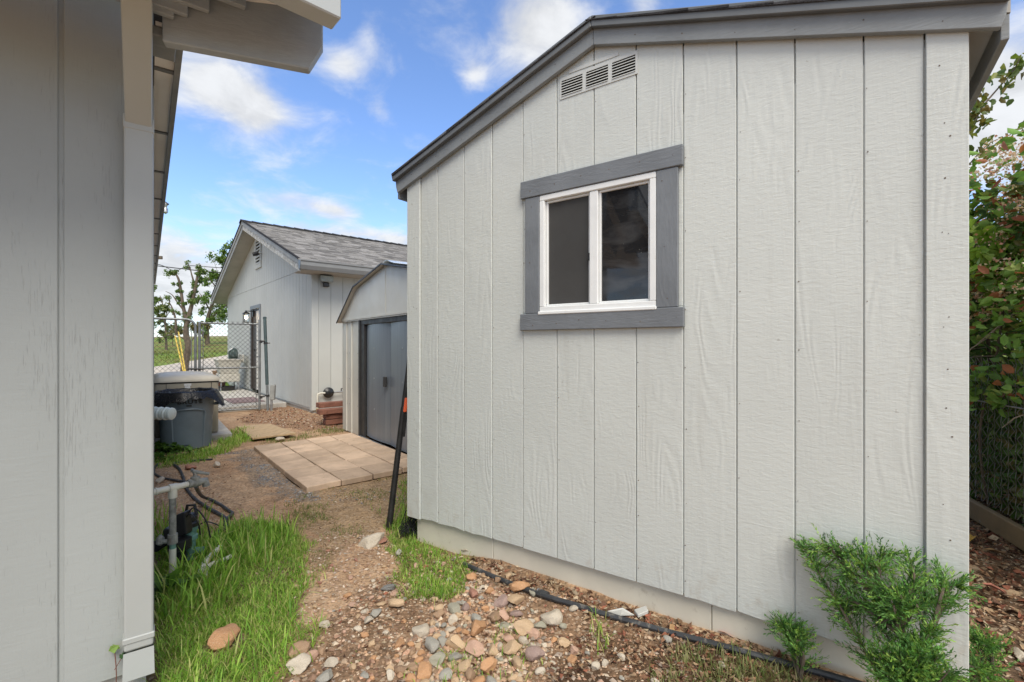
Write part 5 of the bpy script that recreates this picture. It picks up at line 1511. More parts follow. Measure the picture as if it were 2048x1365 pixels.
# utility pole, crossarms, wires, guy guards
UP = V((-23.6, 30.5, 0)); UP.z = lift(UP.x, UP.y)
pol = thing('utility_pole', 'tall wooden utility pole rising behind the house eave', 'utility pole', UP)
MB().tube([UP - V((0, 0, .5)), UP + V((0, 0, 10.4))], [.16, .11], 12).build('shaft', MAT['bark'], pol, smooth=True)
ca_ = at_y(313, 412, 30); cb_ = at_y(331, 411, 30)
MB().tube([V((UP.x, 30.4, ca_.z)), cb_], .035, 8).build('bracket_arm', MAT['galv'], pol, smooth=True)
MB().lathe(cb_ + V((0, 0, -.55)), [(.03, 0), (.13, .10), (.13, .34), (.07, .42), (.12, .55), (.13, .62), (.04, .74)], 12).build('insulator', MAT['galv'], pol, smooth=True)
MB().tube([cb_ + V((-.2, 0, .3)), cb_ + V((.18, 0, .05))], .06, 8).build('cutout', MAT['charcoal'], pol, smooth=True)
ce = at_y(316, 513, 30)
MB().box(V((ce.x - 1.7, 30.3, ce.z - .12)), V((1.7, 0, 0)), V((0, .12, 0)), V((0, 0, .2))).build('crossarm', MAT['bark'], pol, bevel=.01)
wa = at_y(322, 364, 30); wb = at_y(305, 425, 30)
MB().tube([wa, wb], .022, 6).tube([wa + V((-.2, 0, -.1)), wa + V((.02, 0, .02))], .02, 6).build('drop_wire', MAT['black'], pol)
UP2 = V((2.0, 33, 0)); UP2.z = lift(UP2.x, UP2.y)
for lab, pts, r in (('upper overhead power cable sagging across the sky beside the garage', [(285, 527), (320, 530), (342, 540), (354, 542), (370, 534), (385, 532), (440, 536), (520, 540)], .022),
                    ('lower straight overhead power cable crossing above the driveway trees', [(285, 529), (330, 534), (390, 541), (440, 546), (520, 555)], .03)):
    pp = [at_y(x, y, 30.3) for x, y in pts]
    props(MB().tube(smooth_path(pp, 5), r, 5).build('power_line', MAT['black'], None, pp[2]), lab, 'power line')
for (xa, ya, xb, yb), lab in (((350, 672, 369, 742), 'paler left yellow guy wire sleeve leaning against the gate tree'), ((357, 664, 372, 742), 'brighter right yellow guy wire sleeve leaning against the gate tree')):
    pa, pb_ = at_y(xa, ya, 20.3), at_y(xb, yb, 20.0)
    pb_.z = lift(pb_.x, pb_.y) - .05
    props(MB().tube([pb_, pa], .028, 8).build('guy_sleeve', MAT['yellow'], None, pb_, smooth=True), lab, 'guy wire sleeve')

# ------------------------------------------------------------------ fence and hedge on the right
F0 = V((2.96, 2.745, 0)); fdir = V((.354, .935, 0)).normalized(); fout = V((.935, -.354, 0)).normalized()
FE = Frame(F0.xy, fdir.xy, fout.xy)
fen = thing('wire_fence', 'black chain-link wire fence with timber kickboard below the flowering hedge', 'fence', FE(.5, 0, 0))
MB().fbox(FE, -1.2, 3.4, -.02, .02, .02, .145).build('kickboard', MAT['timber'], fen, bevel=.006)
for s in (-1.1, .98, 3.05):
    MB().tube([FE(s, .05, -.1), FE(s, .05, 1.25)], .024, 10).build('fence_post', MAT['gatepipe'], fen, smooth=True)
mb = MB()
# small-mesh wire: vertical twisted strands zigzagging
W_, Hh, cw, ch = 3.6, .98, .036, .040
nr = int(Hh / ch)
for k in range(int(W_ / cw)):
    pts = []
    for j in range(nr + 1):
        s = -1.1 + k * cw + (cw * .5 if (j + k) % 2 else 0)
        pts.append(FE(s, .028 + (.007 if j % 2 else -.007), .16 + j * ch))
    mb.tube(pts, .0021, 4, False)
mb.build('wire_mesh', MAT['fencewire'], fen, kind='stuff', fix=False)
MB().tube([FE(-1.2, .03, .84), FE(3.4, .03, .80)], .005, 6).build('tension_wire', MAT['galv'], fen, smooth=True)

def leaf_arrays(cen, dirs, ln, wd, cols, fold=0.25, r=rng, rich=False):
    """folded four-corner leaves"""
    cen = np.asarray(cen, float); n_ = len(cen)
    d = np.asarray(dirs, float); d = d / np.linalg.norm(d, axis=1, keepdims=True)
    q = r.normal(size=(n_, 3)); s = np.cross(d, q); s /= np.linalg.norm(s, axis=1, keepdims=True) + 1e-9
    nn = np.cross(d, s)
    ln = np.asarray(ln).reshape(-1, 1) * np.ones((n_, 1)); wd = np.asarray(wd).reshape(-1, 1) * np.ones((n_, 1))
    base = cen - d * ln * .5; tip = cen + d * ln * .5 - nn * ln * .12
    if rich:
        def rim(f_, q, sg): return cen + d * ln * (f_ - .5) + s * wd * .5 * q * sg + nn * wd * fold * q - nn * ln * .10 * f_ * f_
        v = np.stack([base, rim(.28, .9, -1), rim(.68, .85, -1), tip, rim(.68, .85, 1), rim(.28, .9, 1)], 1).reshape(-1, 3)
        i6 = np.arange(n_)[:, None] * 6
        f = np.concatenate([i6 + np.array([[0, 1, 2, 3]]), i6 + np.array([[0, 3, 4, 5]])], 1).reshape(-1, 4)
        return v, f, np.repeat(np.asarray(cols, float), 6, axis=0)
    L = cen + s * wd * .5 + nn * wd * fold - d * ln * .05; R = cen - s * wd * .5 + nn * wd * fold - d * ln * .05
    v = np.stack([base, R, tip, L], 1).reshape(-1, 3)
    f = np.arange(n_ * 4).reshape(n_, 4)
    c_ = np.repeat(np.asarray(cols, float), 4, axis=0)
    return v, f, c_
def join_arrays(parts):
    vs, fs, cs, b = [], [], [], 0
    for v, f, c_ in parts:
        vs.append(v); fs.append(f + b); cs.append(c_); b += len(v)
    return np.concatenate(vs), np.concatenate(fs), np.concatenate(cs)
def stuff_child(name, arrs, mat, parent, **pr):
    v, f, c_ = arrs
    v = v - np.array(parent.location)
    o = np_mesh(name, v, f, c_, mat, smooth=False, **pr); o.parent = parent
    return o
def palette(n_, cols, jit=.18, r=rng, weights=None):
    cols = np.array(cols); k = r.choice(len(cols), n_, p=weights)
    return cols[k] * (1 + r.uniform(-jit, jit, (n_, 1)))

hed = thing('flowering_hedge', 'tall tangled hedge with cream pink blossom heads behind the wire fence', 'hedge', FE(1.2, .8, 0))
NL = 52000
s_ = rng.uniform(-1.0, 3.6, NL); o_ = .06 + rng.uniform(0, 1, NL) ** 1.5 * 1.5; z_ = rng.uniform(.12, 2.55, NL)
clump = vnoise(s_ * 1.0 + 9, z_, 2.6, 41, 3) + .5 * vnoise(o_ * 2 + 3, z_ + s_, 3.0, 42, 2)
topz = 2.25 + .35 * vnoise(s_, o_, 1.6, 43, 3)
keep = (clump > -.38) & (z_ < topz)
keep &= ~((z_ < 1.45) & (z_ > 1.05) & (rng.random(NL) < .35))
s_, o_, z_ = s_[keep], o_[keep], z_[keep]
base_p = np.array(FE.o)[None] + np.array(FE.s)[None] * s_[:, None] + np.array(FE.n)[None] * o_[:, None] + np.array([0, 0, 1.0])[None] * z_[:, None]
n_ = len(s_)
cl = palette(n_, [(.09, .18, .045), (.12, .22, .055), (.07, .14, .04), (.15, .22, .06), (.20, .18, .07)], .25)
red = rng.random(n_) < .10; cl[red & (z_ > 1.5)] = (.32, .10, .05)
hd = rng.normal(size=(n_, 3)); hd[:, 2] = hd[:, 2] * .5 - .25
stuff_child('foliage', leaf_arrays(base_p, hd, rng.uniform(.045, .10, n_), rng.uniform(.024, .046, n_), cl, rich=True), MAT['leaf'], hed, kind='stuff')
nf_ = 5200
s2 = rng.uniform(-.6, 3.4, nf_); z2 = rng.uniform(.75, 2.45, nf_); o2 = rng.uniform(-.10, .12, nf_)
kk = vnoise(s2 * 1.2 + 4, z2, 3.2, 47, 3) > -.05
s2, z2, o2 = s2[kk], z2[kk], o2[kk]; nf_ = len(s2)
fp = np.array(FE.o)[None] + np.array(FE.s)[None] * s2[:, None] + np.array(FE.n)[None] * o2[:, None] + np.array([0, 0, 1.0])[None] * z2[:, None]
fcl = palette(nf_, [(.18, .33, .07), (.23, .39, .085), (.14, .26, .065), (.32, .40, .11), (.45, .17, .09)], .2, weights=[.3, .3, .2, .12, .08])  # brighter leaf colours on the front layer stand in for light on it
fd2 = rng.normal(size=(nf_, 3)); fd2[:, 2] = fd2[:, 2] * .5 - .3
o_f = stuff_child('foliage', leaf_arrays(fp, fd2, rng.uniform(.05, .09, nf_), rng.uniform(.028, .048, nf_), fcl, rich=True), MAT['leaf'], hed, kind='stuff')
# blossom heads: flat tufts of tiny petals
parts = []
for k in range(190):
    s = rng.uniform(-.4, 3.2); z = rng.uniform(1.4, 2.5); o = rng.uniform(-.06, .45) * (1 if z > 1.7 else .5)
    c_ = np.array(FE(s, o, z)); m_ = 80
    p = c_ + rng.normal(size=(m_, 3)) * np.array([.055, .055, .028])
    tone = [(.66, .44, .32), (.68, .52, .38), (.58, .28, .21), (.70, .60, .46)]
    parts.append(leaf_arrays(p, rng.normal(size=(m_, 3)), rng.uniform(.012, .024, m_), rng.uniform(.012, .022, m_), palette(m_, tone, .2)))
stuff_child('blossom', join_arrays(parts), MAT['leaf'], hed, kind='stuff')
mb = MB(); rn = random.Random(15)
for k in range(70):
    s = rn.uniform(-.6, 3.2); z = rn.uniform(.9, 1.5); o = rn.uniform(-.02, .5)
    p = FE(s, o, z); pts = [p]
    d = V((rn.uniform(-1, 1), rn.uniform(-1, 1), rn.uniform(-.6, .5))).normalized()
    for q in range(5):
        d = (d + V((rn.uniform(-.5, .5), rn.uniform(-.5, .5), rn.uniform(-.5, .3)))).normalized()
        pts.append(pts[-1] + d * rn.uniform(.06, .13))
    mb.tube(pts, [.006, .005, .005, .004, .003, .002], 5, False)
mb.build('dead_twigs', simple('dead_twig', (.33, .26, .20), .85, .25, 20), hed, kind='stuff', fix=False, smooth=True)
for k in range(7):
    s = -.4 + k * .55 + rn.uniform(-.1, .1); o = rn.uniform(.5, .9)
    pts = [FE(s, o, -.05)]
    for q in range(6): pts.append(pts[-1] + V((rn.uniform(-.10, .10), rn.uniform(-.10, .10), .36)))
    MB().tube(smooth_path(pts, 3), list(np.linspace(.035, .008, 19)), 7).build('stem', MAT['bark'], hed, smooth=True)
# sprig reaching up into the sky
spr = smooth_path([at_y(1905, 330, 3.9), at_y(1940, 262, 3.9), at_y(1965, 215, 3.9), at_y(1998, 175, 3.88), at_y(2022, 148, 3.85), at_y(2040, 118, 3.8)], 5)
spr2 = smooth_path([at_y(1925, 345, 3.9), at_y(1975, 290, 3.95), at_y(2020, 270, 4.0), at_y(2060, 240, 4.0)], 5)
mb = MB().tube(spr, list(np.linspace(.010, .003, len(spr))), 6).tube(spr2, list(np.linspace(.006, .002, len(spr2))), 5)
t = thing('leafy_sapling', 'thin sapling with yellow green leaves reaching above the flowering hedge', 'sapling', FE(1.3, .4, 0))
root_ = smooth_path([FE(1.25, .45, -.05), FE(1.2, .4, .9), FE(1.15, .30, 1.9), spr[0]], 5)
mb.tube(root_, list(np.linspace(.016, .010, len(root_))), 6)
mb.build('stem', MAT['bark'], t, smooth=True)
cen = []
for p in spr[6:]:
    for q in range(3): cen.append(np.array(p) + rng.normal(size=3) * .045)
for px, py, k in ((1938, 218, 26), (1950, 175, 12), (1935, 265, 18), (1962, 245, 10), (2032, 125, 9), (2008, 182, 8), (1980, 300, 10), (1950, 310, 16), (1930, 240, 12)):
    for q in range(k): cen.append(np.array(at_y(px, py, 3.9)) + rng.normal(size=3) * .05)
for p in spr2[4:]: cen.append(np.array(p) + rng.normal(size=3) * .02)
cen = np.array(cen); dd = rng.normal(size=cen.shape); dd[:, 2] -= .6
stuff_child('foliage', leaf_arrays(cen, dd, rng.uniform(.05, .09, len(cen)), rng.uniform(.034, .058, len(cen)), palette(len(cen), [(.14, .20, .04), (.20, .22, .05), (.10, .15, .04), (.22, .17, .05)], .2), rich=True), MAT['leaf'], t, kind='stuff')
# lime leaved vine over the hedge face
t = thing('lime_vine', 'bright lime green vine leaves clumped on the front of the hedge', 'vine', FE(.6, .05, 0))
cen = []
for k in range(420):
    px = rng.normal(2015, 42); py = rng.normal(520, 34)
    cen.append(np.array(at_y(px, py, 3.06 + rng.uniform(-.06, .14))))
cen = np.array(cen); dd = rng.normal(size=cen.shape); dd[:, 2] -= .4
stuff_child('foliage', leaf_arrays(cen, dd, rng.uniform(.06, .11, len(cen)), rng.uniform(.05, .085, len(cen)), palette(len(cen), [(.24, .38, .055), (.31, .44, .08), (.18, .31, .045)], .2), .18, rich=True), MAT['leaf'], t, kind='stuff')
MB().tube(smooth_path([FE(.45, .06, 0), FE(.5, .02, .6), FE(.42, .08, 1.2), at_y(2015, 520, 3.1)], 5), .008, 6).build('stem', MAT['bark'], t, smooth=True)

# ------------------------------------------------------------------ juniper in front of the shed corner
def juniper(name, label, root, tips, seed, dens=1.0):
    rj = np.random.default_rng(seed); rn = random.Random(seed)
    t = thing(name, label, 'juniper', root)
    V_, D_, L_, C_, Wd = [], [], [], [], []
    for tip, full, *org in tips:
        a, b_ = V(org[0]) if org else V(root), V(tip)
        midp = a.lerp(b_, .5) + V((rn.uniform(-.03, .03), rn.uniform(-.03, .03), .05))
        path = smooth_path([a, midp, b_], 8)
        MB().tube(path, list(np.linspace(.007, .0015, len(path))), 5).build('branch', MAT['bark'], t, smooth=True)
        tot = (b_ - a).length
        nb_ = int(tot / .0040 * full * dens)
        for k in range(nb_):
            f = rn.uniform(.12, 1.0) ** .85
            i = min(len(path) - 2, int(f * (len(path) - 1)))
            p = path[i].lerp(path[i + 1], f * (len(path) - 1) - i)
            ax = (path[i + 1] - path[i]).normalized()
            side = V((rn.gauss(0, 1), rn.gauss(0, 1), rn.gauss(0, 1))); side -= ax * side.dot(ax); side.normalize()
            d = (ax * rn.uniform(.5, 1.2) + side * .9 + V((0, 0, .12))).normalized()
            ln = rn.uniform(.03, .10) * (1.25 - .6 * f)
            base_c = rn.choice([(.10, .215, .05), (.14, .275, .06), (.21, .34, .07), (.07, .155, .04), (.055, .125, .035)])
            m_ = int(ln / .0045)
            for q in range(m_):
                g = q / m_
                pp = p + d * ln * g
                sd = V((rn.gauss(0, 1), rn.gauss(0, 1), rn.gauss(0, 1)))
                nd = (d * 1.25 + sd.normalized() * .75).normalized()
                nl = rn.uniform(.010, .022) * (1.1 - .4 * g)
                V_.append(pp + nd * nl * .5); D_.append(nd); L_.append(nl); Wd.append(rn.uniform(.0028, .0048))
                tt = 1 + .5 * g
                C_.append(tuple(x * tt * rn.uniform(.85, 1.15) for x in base_c))
    arr = leaf_arrays(np.array(V_), np.array(D_), np.array(L_), np.array(Wd), np.array(C_), .1, rj)
    stuff_child('foliage', arr, MAT['juniper'], t, kind='stuff')
    return t
jr = SH.px(1835, 1440, .20); jr.z = .0
J = lambda px, py, o: SH.px(px, py, o)
h1, h2, h3, h4 = J(1800, 1270, .16), J(1745, 1190, .11), J(1690, 1142, .08), J(1860, 1270, .16)
tips = [(J(1602, 1088, .05), 1.1), (J(1618, 1100, .06), 1.2, h3), (J(1650, 1102, .07), 1.3, h3), (J(1648, 1138, .06), 1.3, h3), (J(1690, 1112, .08), 1.2, h2), (J(1672, 1168, .08), 1.3, h2), (J(1715, 1128, .09), 1.2, h2), (J(1700, 1190, .10), 1.3, h2), (J(1690, 1150, .12), 1.2, h2),
        (J(1776, 1114, .06), 1.1, h2), (J(1765, 1140, .10), 1.2, h2), (J(1740, 1165, .14), 1.2, h1), (J(1755, 1195, .16), 1.3, h1), (J(1800, 1190, .12), 1.2, h1), (J(1818, 1114, .06), .9, h1), (J(1826, 1160, .10), 1.2, h1), (J(1850, 1195, .10), 1.2, h1),
        (J(1888, 1150, .06), 1.0, h4), (J(1922, 1172, .08), 1.1, h4), (J(1905, 1200, .10), 1.2, h4), (J(1650, 1196, .06), .6, h1), (J(1664, 1232, .07), .7, h1), (J(1690, 1225, .09), .8, h1), (J(1725, 1225, .14), 1.2, h1), (J(1745, 1255, .18), 1.3, h1), (J(1790, 1230, .2), 1.3, h1), (J(1840, 1235, .18), 1.3, h4),
        (J(1765, 1300, .24), 1.2), (J(1800, 1320, .28), 1.3), (J(1840, 1300, .26), 1.3), (J(1875, 1310, .26), 1.2), (J(1900, 1340, .28), 1.1), (J(1780, 1350, .3), 1.2), (J(1820, 1280, .22), 1.3), (J(1870, 1250, .2), 1.2), (J(1735, 1318, .24), .9), (h1, 1.0), (h2, 1.0), (h4, 1.0)]
juniper('juniper_shrub', 'feathery green juniper shrub spreading against the lower right shed wall', jr, tips, 51)
r2 = SH.px(1600, 1330, .10); r2.z = .02
juniper('juniper_shrub', 'small low juniper sprig growing at the skirt board beside the black pipe', r2, [(J(1548, 1242, .04), .8), (J(1568, 1256, .06), 1.0), (J(1592, 1258, .05), 1.0), (J(1602, 1280, .08), 1.0), (J(1578, 1290, .09), 1.0)], 52, 1.2)
r3 = at_z(1985, 1385, 0.02)
juniper('juniper_shrub', 'juniper sprig at the shed corner by the leaf strewn side strip', r3, [(at_y(1945, 1275, 1.62), .8), (at_y(1980, 1282, 1.66), .8), (at_y(1965, 1290, 1.6), 1.2), (at_y(1900, 1330, 1.5), 1.0), (at_y(1950, 1340, 1.55), 1.2)], 53, 1.1)

# ------------------------------------------------------------------ grass and weeds
def scatter(poly, n_, r=rng, jit=.14):
    P_ = np.array(poly); lo, hi = P_.min(0) - .1, P_.max(0) + .1
    x = r.uniform(lo[0], hi[0], n_ * 4); y = r.uniform(lo[1], hi[1], n_ * 4)
    jj = jit * (1 + r.normal(0, .8, len(x)))
    k = inpoly(x + jj * vnoise(x, y, 5, 61, 3), y + jj * vnoise(x, y, 5, 62, 3), poly)
    return x[k][:n_], y[k][:n_]
def clear_of_things(x, y):
    """leave out the ground under the shed, the slabs and the house"""
    a = (x - SH.o.x) * SH.s.x + (y - SH.o.y) * SH.s.y; b_ = (x - SH.o.x) * SH.n.x + (y - SH.o.y) * SH.n.y
    ok = ~((a > -.01) & (a < SW) & (b_ < .0) & (b_ > -SD))
    h = (x - LC.x) * LS.n.x + (y - LC.y) * LS.n.y; h2 = (x - LC.x) * LH.n.x + (y - LC.y) * LH.n.y
    ok &= ~((h < .015) & (h2 < -.04))
    pp = [tuple(p.xy) for p in (p00, p10, p11, p01)]
    ok &= ~inpoly(x, y, pp)
    return ok
def blades(x, y, ln, wd, cols, lean=.5, r=rng):
    n_ = len(x); z = gh(x, y) - .004
    az = r.uniform(0, 2 * np.pi, n_); le = np.abs(r.normal(0, lean, n_)); bend = r.uniform(.2, 1.3, n_)
    d = np.stack([np.cos(az), np.sin(az)], -1)
    w = np.stack([-np.sin(az), np.cos(az)], -1)
    fr = [0, .35, .7, 1.0]; wdt = [.8, 1.0, .7, .08]
    rows_ = []
    for f, q in zip(fr, wdt):
        ang = le * f + bend * f * f * .6
        hx = ln * (f * np.sin(le * .6 + bend * f * .5)); hz = ln * f * np.cos(np.minimum(ang * .7, 1.4))
        c_ = np.stack([x + d[:, 0] * hx, y + d[:, 1] * hx, z + hz], -1)
        off = np.concatenate([w * (wd * q * .5)[:, None], np.zeros((n_, 1))], 1)
        rows_ += [c_ - off, c_ + off]
    v = np.stack(rows_, 1).reshape(-1, 3)
    b_ = (np.arange(n_) * 8)[:, None]
    f_ = np.concatenate([b_ + np.array([[2 * i, 2 * i + 1, 2 * i + 3, 2 * i + 2]]) for i in range(3)], 1).reshape(-1, 4)
    shade_ = np.array([.80, .80, .92, .92, 1.05, 1.05, 1.15, 1.15])
    c3 = (np.repeat(cols[:, None, :], 8, 1)) 
    return v, f_, c3.reshape(-1, 3)
GREEN = [(.20, .38, .05), (.26, .44, .06), (.15, .30, .038), (.34, .48, .09), (.43, .44, .16)]
parts = []
BOULD = at_z(450, 1290, .01)
def patch(poly, n_, l0, l1, w0, w1, cols=GREEN, lean=.5, thin=None, wts=None):
    x, y = scatter(poly, n_)
    k = clear_of_things(x, y) & (np.hypot(x - BOULD[0], y - BOULD[1]) > .075) & ~((np.abs(x - BOULD[0]) < .06) & (y < BOULD[1]) & (y > BOULD[1] - .16) & (l1 > .11))
    if thin is not None: k &= vnoise(x, y, thin[0], thin[2], 3) + rng.uniform(-.15, .15, len(x)) > thin[1]
    x, y = x[k], y[k]
    m_ = len(x)
    hh_ = .75 + .45 * vnoise(x, y, 3.2, 66, 2)
    return blades(x, y, rng.uniform(l0, l1, m_) * hh_, rng.uniform(w0, w1, m_), palette(m_, cols, .2, weights=wts), lean)
parts.append(patch(ZONE['grass_l'], 29000, .02, .078, .0019, .0042, lean=.9, thin=(3.5, -.6, 78)))
parts.append(patch(ZONE['grass_l'], 700, .02, .10, .0015, .003, [(.45, .38, .20), (.38, .30, .14)], 1.1))
parts.append(patch(ZONE['grass_l'], 900, .07, .15, .0035, .007, lean=.6))
parts.append(patch(world_poly([(306, 1260), (306, 1010), (350, 1060), (410, 1080), (470, 1080), (470, 1180), (400, 1260)]), 900, .10, .24, .005, .010, lean=.35))
parts.append(patch(world_poly([(380, 1110), (430, 1075), (540, 1042), (590, 1060), (560, 1120), (450, 1150)]), 420, .10, .20, .005, .009, lean=.4))
v, f, c_ = join_arrays(parts)
np_mesh('grass', v, f, c_, MAT['grass'], smooth=False, kind='stuff', label='tall lush green grass patch between the house corner and dirt path', cat='grass')
parts = [patch(ZONE['grass_r'], 6000, .025, .085, .0019, .0042, lean=.8, thin=(6, -.55, 79)), patch(ZONE['grass_r'], 380, .08, .16, .003, .006, lean=.5),
         patch(world_poly([(835, 1062), (845, 1045), (950, 1095), (940, 1112)]), 420, .12, .25, .004, .008, lean=.3),
         patch(world_poly([(780, 1048), (800, 985), (823, 930), (823, 1050), (800, 1060)]), 900, .05, .14, .003, .006)]
v, f, c_ = join_arrays(parts)
np_mesh('grass', v, f, c_, MAT['grass'], smooth=False, kind='stuff', label='bright grass clump at the near left corner of the big shed', cat='grass')
DRY = [(.16, .21, .05), (.22, .23, .08), (.28, .25, .11), (.13, .19, .045)]
parts = [patch(ZONE['sparse'], 5200, .015, .05, .002, .0045, DRY, .8, (5.5, .10, 71)),
         patch(world_poly([(560, 1060), (575, 1000), (650, 985), (660, 1070), (640, 1180), (600, 1130)]), 1500, .02, .06, .002, .0045, DRY, .8, (6, .05, 72)),
         patch(world_poly([(438, 912), (440, 868), (490, 862), (500, 880), (470, 900), (440, 915)]), 1500, .04, .13, .004, .008, lean=.6),
         patch(world_poly([(300, 925), (390, 905), (455, 898), (430, 920), (350, 935)]), 1500, .03, .09, .004, .008, GREEN, .7),
         patch(world_poly([(496, 893), (500, 880), (560, 874), (600, 868), (690, 846), (690, 866), (600, 880), (540, 890)]), 1200, .03, .08, .004, .007, DRY, .7, (5, .0, 73)),
         patch(world_poly([(440, 800), (438, 765), (470, 760), (478, 790), (470, 798)]), 1500, .06, .16, .008, .014, GREEN),
         patch(world_poly([(700, 1365), (720, 1230), (900, 1215), (1200, 1225), (1280, 1300), (1200, 1450), (800, 1450)]), 2600, .02, .06, .002, .0042, GREEN, .7, (4.5, .30, 74)),
         patch(world_poly([(1180, 1310), (1190, 1230), (1225, 1250), (1220, 1320)]), 160, .05, .12, .003, .005, GREEN, .5),
         patch(world_poly([(1330, 1365), (1420, 1345), (1600, 1365), (1600, 1420), (1330, 1420)]), 1200, .03, .08, .0025, .005, [(.20, .21, .08), (.28, .26, .12), (.15, .20, .06)], .6)]
v, f, c_ = join_arrays(parts)
np_mesh('weeds', v, f, c_, MAT['grass'], smooth=False, kind='stuff', label='sparse short weeds dotted over the dirt path and bed', cat='weeds')
# hillside grass tufts out beyond the driveway
x = rng.uniform(-45, 2, 9000); y = rng.uniform(19, 34, 9000)
k = ~inpoly(x, y, [(-17.4, 11), (-17.4, 22.5), (-18.2, 29), (-19.4, 39), (-13, 39), (-11, 26), (-10.2, 17)])
x, y = x[k], y[k]
cl = palette(len(x), [(.14, .20, .03), (.18, .22, .04), (.11, .17, .025), (.22, .16, .06)], .2)
v, f, c_ = blades(x, y, rng.uniform(.06, .2, len(x)), rng.uniform(.02, .05, len(x)), cl)
np_mesh('hillside_grass', v, f, c_, MAT['grass'], smooth=False, kind='stuff', label='short green grass on the hillside beyond the driveway', cat='grass')

# broad leaved weeds by the bin
def broadleaf(root, n_, ln, seed, label, nm='broadleaf_weed'):
    r = np.random.default_rng(seed)
    t = thing(nm, label, 'weed', root)
    mb = MB()
    for k in range(n_):
        az = r.uniform(0, 6.28); el = r.uniform(.25, 1.25); L = ln * r.uniform(.6, 1.15); w = L * r.uniform(.22, .34)
        b0_ = V(root) + V((r.normal(0, .05), r.normal(0, .05), r.uniform(0, .06)))
        d = V((math.cos(az) * math.cos(el), math.sin(az) * math.cos(el), math.sin(el))); s = V((-math.sin(az), math.cos(az), 0))
        c_ = tuple(np.array([(.10, .20, .035), (.14, .26, .045), (.075, .15, .03)][r.integers(3)]) * r.uniform(.85, 1.2))
        pts = []
        for f_, q in ((0, .10), (.3, .8), (.6, 1.0), (.85, .55), (1.0, .05)):
            p = b0_ + d * L * f_ + V((0, 0, -L * .35 * f_ * f_))
            pts.append((p + s * w * q * .5 + V((0, 0, w * .16 * q)), p, p - s * w * q * .5 + V((0, 0, w * .16 * q))))
        for a, b_ in zip(pts[:-1], pts[1:]):
            mb.add([a[0], a[1], b_[1], b_[0]], [(0, 1, 2, 3)], c_); mb.add([a[1], a[2], b_[2], b_[1]], [(0, 1, 2, 3)], c_)
    mb.build('foliage', MAT['leaf'], t, kind='stuff', fix=False, smooth='all')
    return t
for (px, py, nn_, ln), sd, lab in (((322, 905, 60, .17), 81, 'leafy broadleaf weed nearest the house corner under the ribbed pipe'),
                                   ((352, 905, 55, .17), 82, 'leafy broadleaf weed at the foot of the grey bin'), ((318, 925, 45, .12), 83, 'low broadleaf weed by the hose loop at the house corner'),
                                   ((378, 912, 30, .09), 84, 'small broadleaf weed right of the bin base')):
    broadleaf(at_z(px, py, .0), nn_, ln, sd, lab)
broadleaf(at_z(330, 1200, .0), 8, .26, 85, 'wide bright leaf plant in the tall grass beside the downspout')
sp = LH.px(229, 1352, -.02); sp.z = .04
t = thing('ivy_seedling', 'tiny two leaved ivy seedling against the foot of the house wall', 'seedling', sp)
l1, l2 = LH.px(229, 1297, -.035), LH.px(246, 1312, -.035)
MB().tube(smooth_path([sp, sp.lerp(l1, .5) + V((.006, 0, 0)), l1], 4), .0016, 5).tube([sp.lerp(l1, .6), l2], .0012, 5).build('stem', simple('seedling_stem', (.16, .07, .05), .6, .1), t)
for nm, c_, cc_, sz in (('leaf', l1, (.25, .38, .10), .034), ('leaf', l2, (.06, .13, .05), .024)):
    v, f, c3 = leaf_arrays(np.array([c_, c_ + V((.004, .002, .004)), c_ - V((.006, 0, .002))]), np.array([(.9, .3, .3), (-.6, -.3, .5), (.2, .3, -.9)]), [sz, sz * .8, sz * .8], [sz * .8, sz * .6, sz * .6], np.array([cc_] * 3))
    o = np_mesh(nm, v - np.array(t.location), f, c3, MAT['leaf'], smooth=False); o.parent = t

# ------------------------------------------------------------------ stones
def stone_mesh(seed, sub=3):
    bm = bmesh.new(); bmesh.ops.create_icosphere(bm, subdivisions=sub, radius=1)
    r = random.Random(seed)
    off = V((r.uniform(-50, 50), r.uniform(-50, 50), r.uniform(-50, 50)))
    sx, sy, sz = 1.0, r.uniform(.62, .9), r.uniform(.45, .7)
    cutn = [(V((r.gauss(0, 1), r.gauss(0, 1), r.gauss(0, 1))).normalized(), r.uniform(.50, .86)) for _ in range(r.choice((2, 6, 9, 12)))]
    for v in bm.verts:
        p = v.co.copy()
        for nrm, dd in cutn:
            e = p.dot(nrm) - dd
            if e > 0: p -= nrm * e * .95
        p += v.co * (.16 * mnoise.noise(v.co * 1.3 + off) + .06 * mnoise.noise(v.co * 3.5 + off))
        v.co = V((p.x * sx, p.y * sy, p.z * sz))
    me = bpy.data.meshes.new('river_stone'); bm.to_mesh(me); bm.free()
    me.polygons.foreach_set('use_smooth', [True] * len(me.polygons))
    me.set_sharp_from_angle(angle=math.radians(24))
    me.materials.append(MAT['stone'])
    return me
SM = [stone_mesh(100 + i) for i in range(16)]
SMs = [stone_mesh(200 + i, 3) for i in range(12)]
SC = dict(grey=(.34, .325, .28), slate=(.19, .19, .18), pale=(.54, .47, .37), tan=(.52, .365, .22), orange=(.50, .27, .13), pink=(.50, .315, .225), brown=(.33, .21, .125), mauve=(.31, .215, .185), red=(.37, .175, .12), sage=(.34, .325, .25))
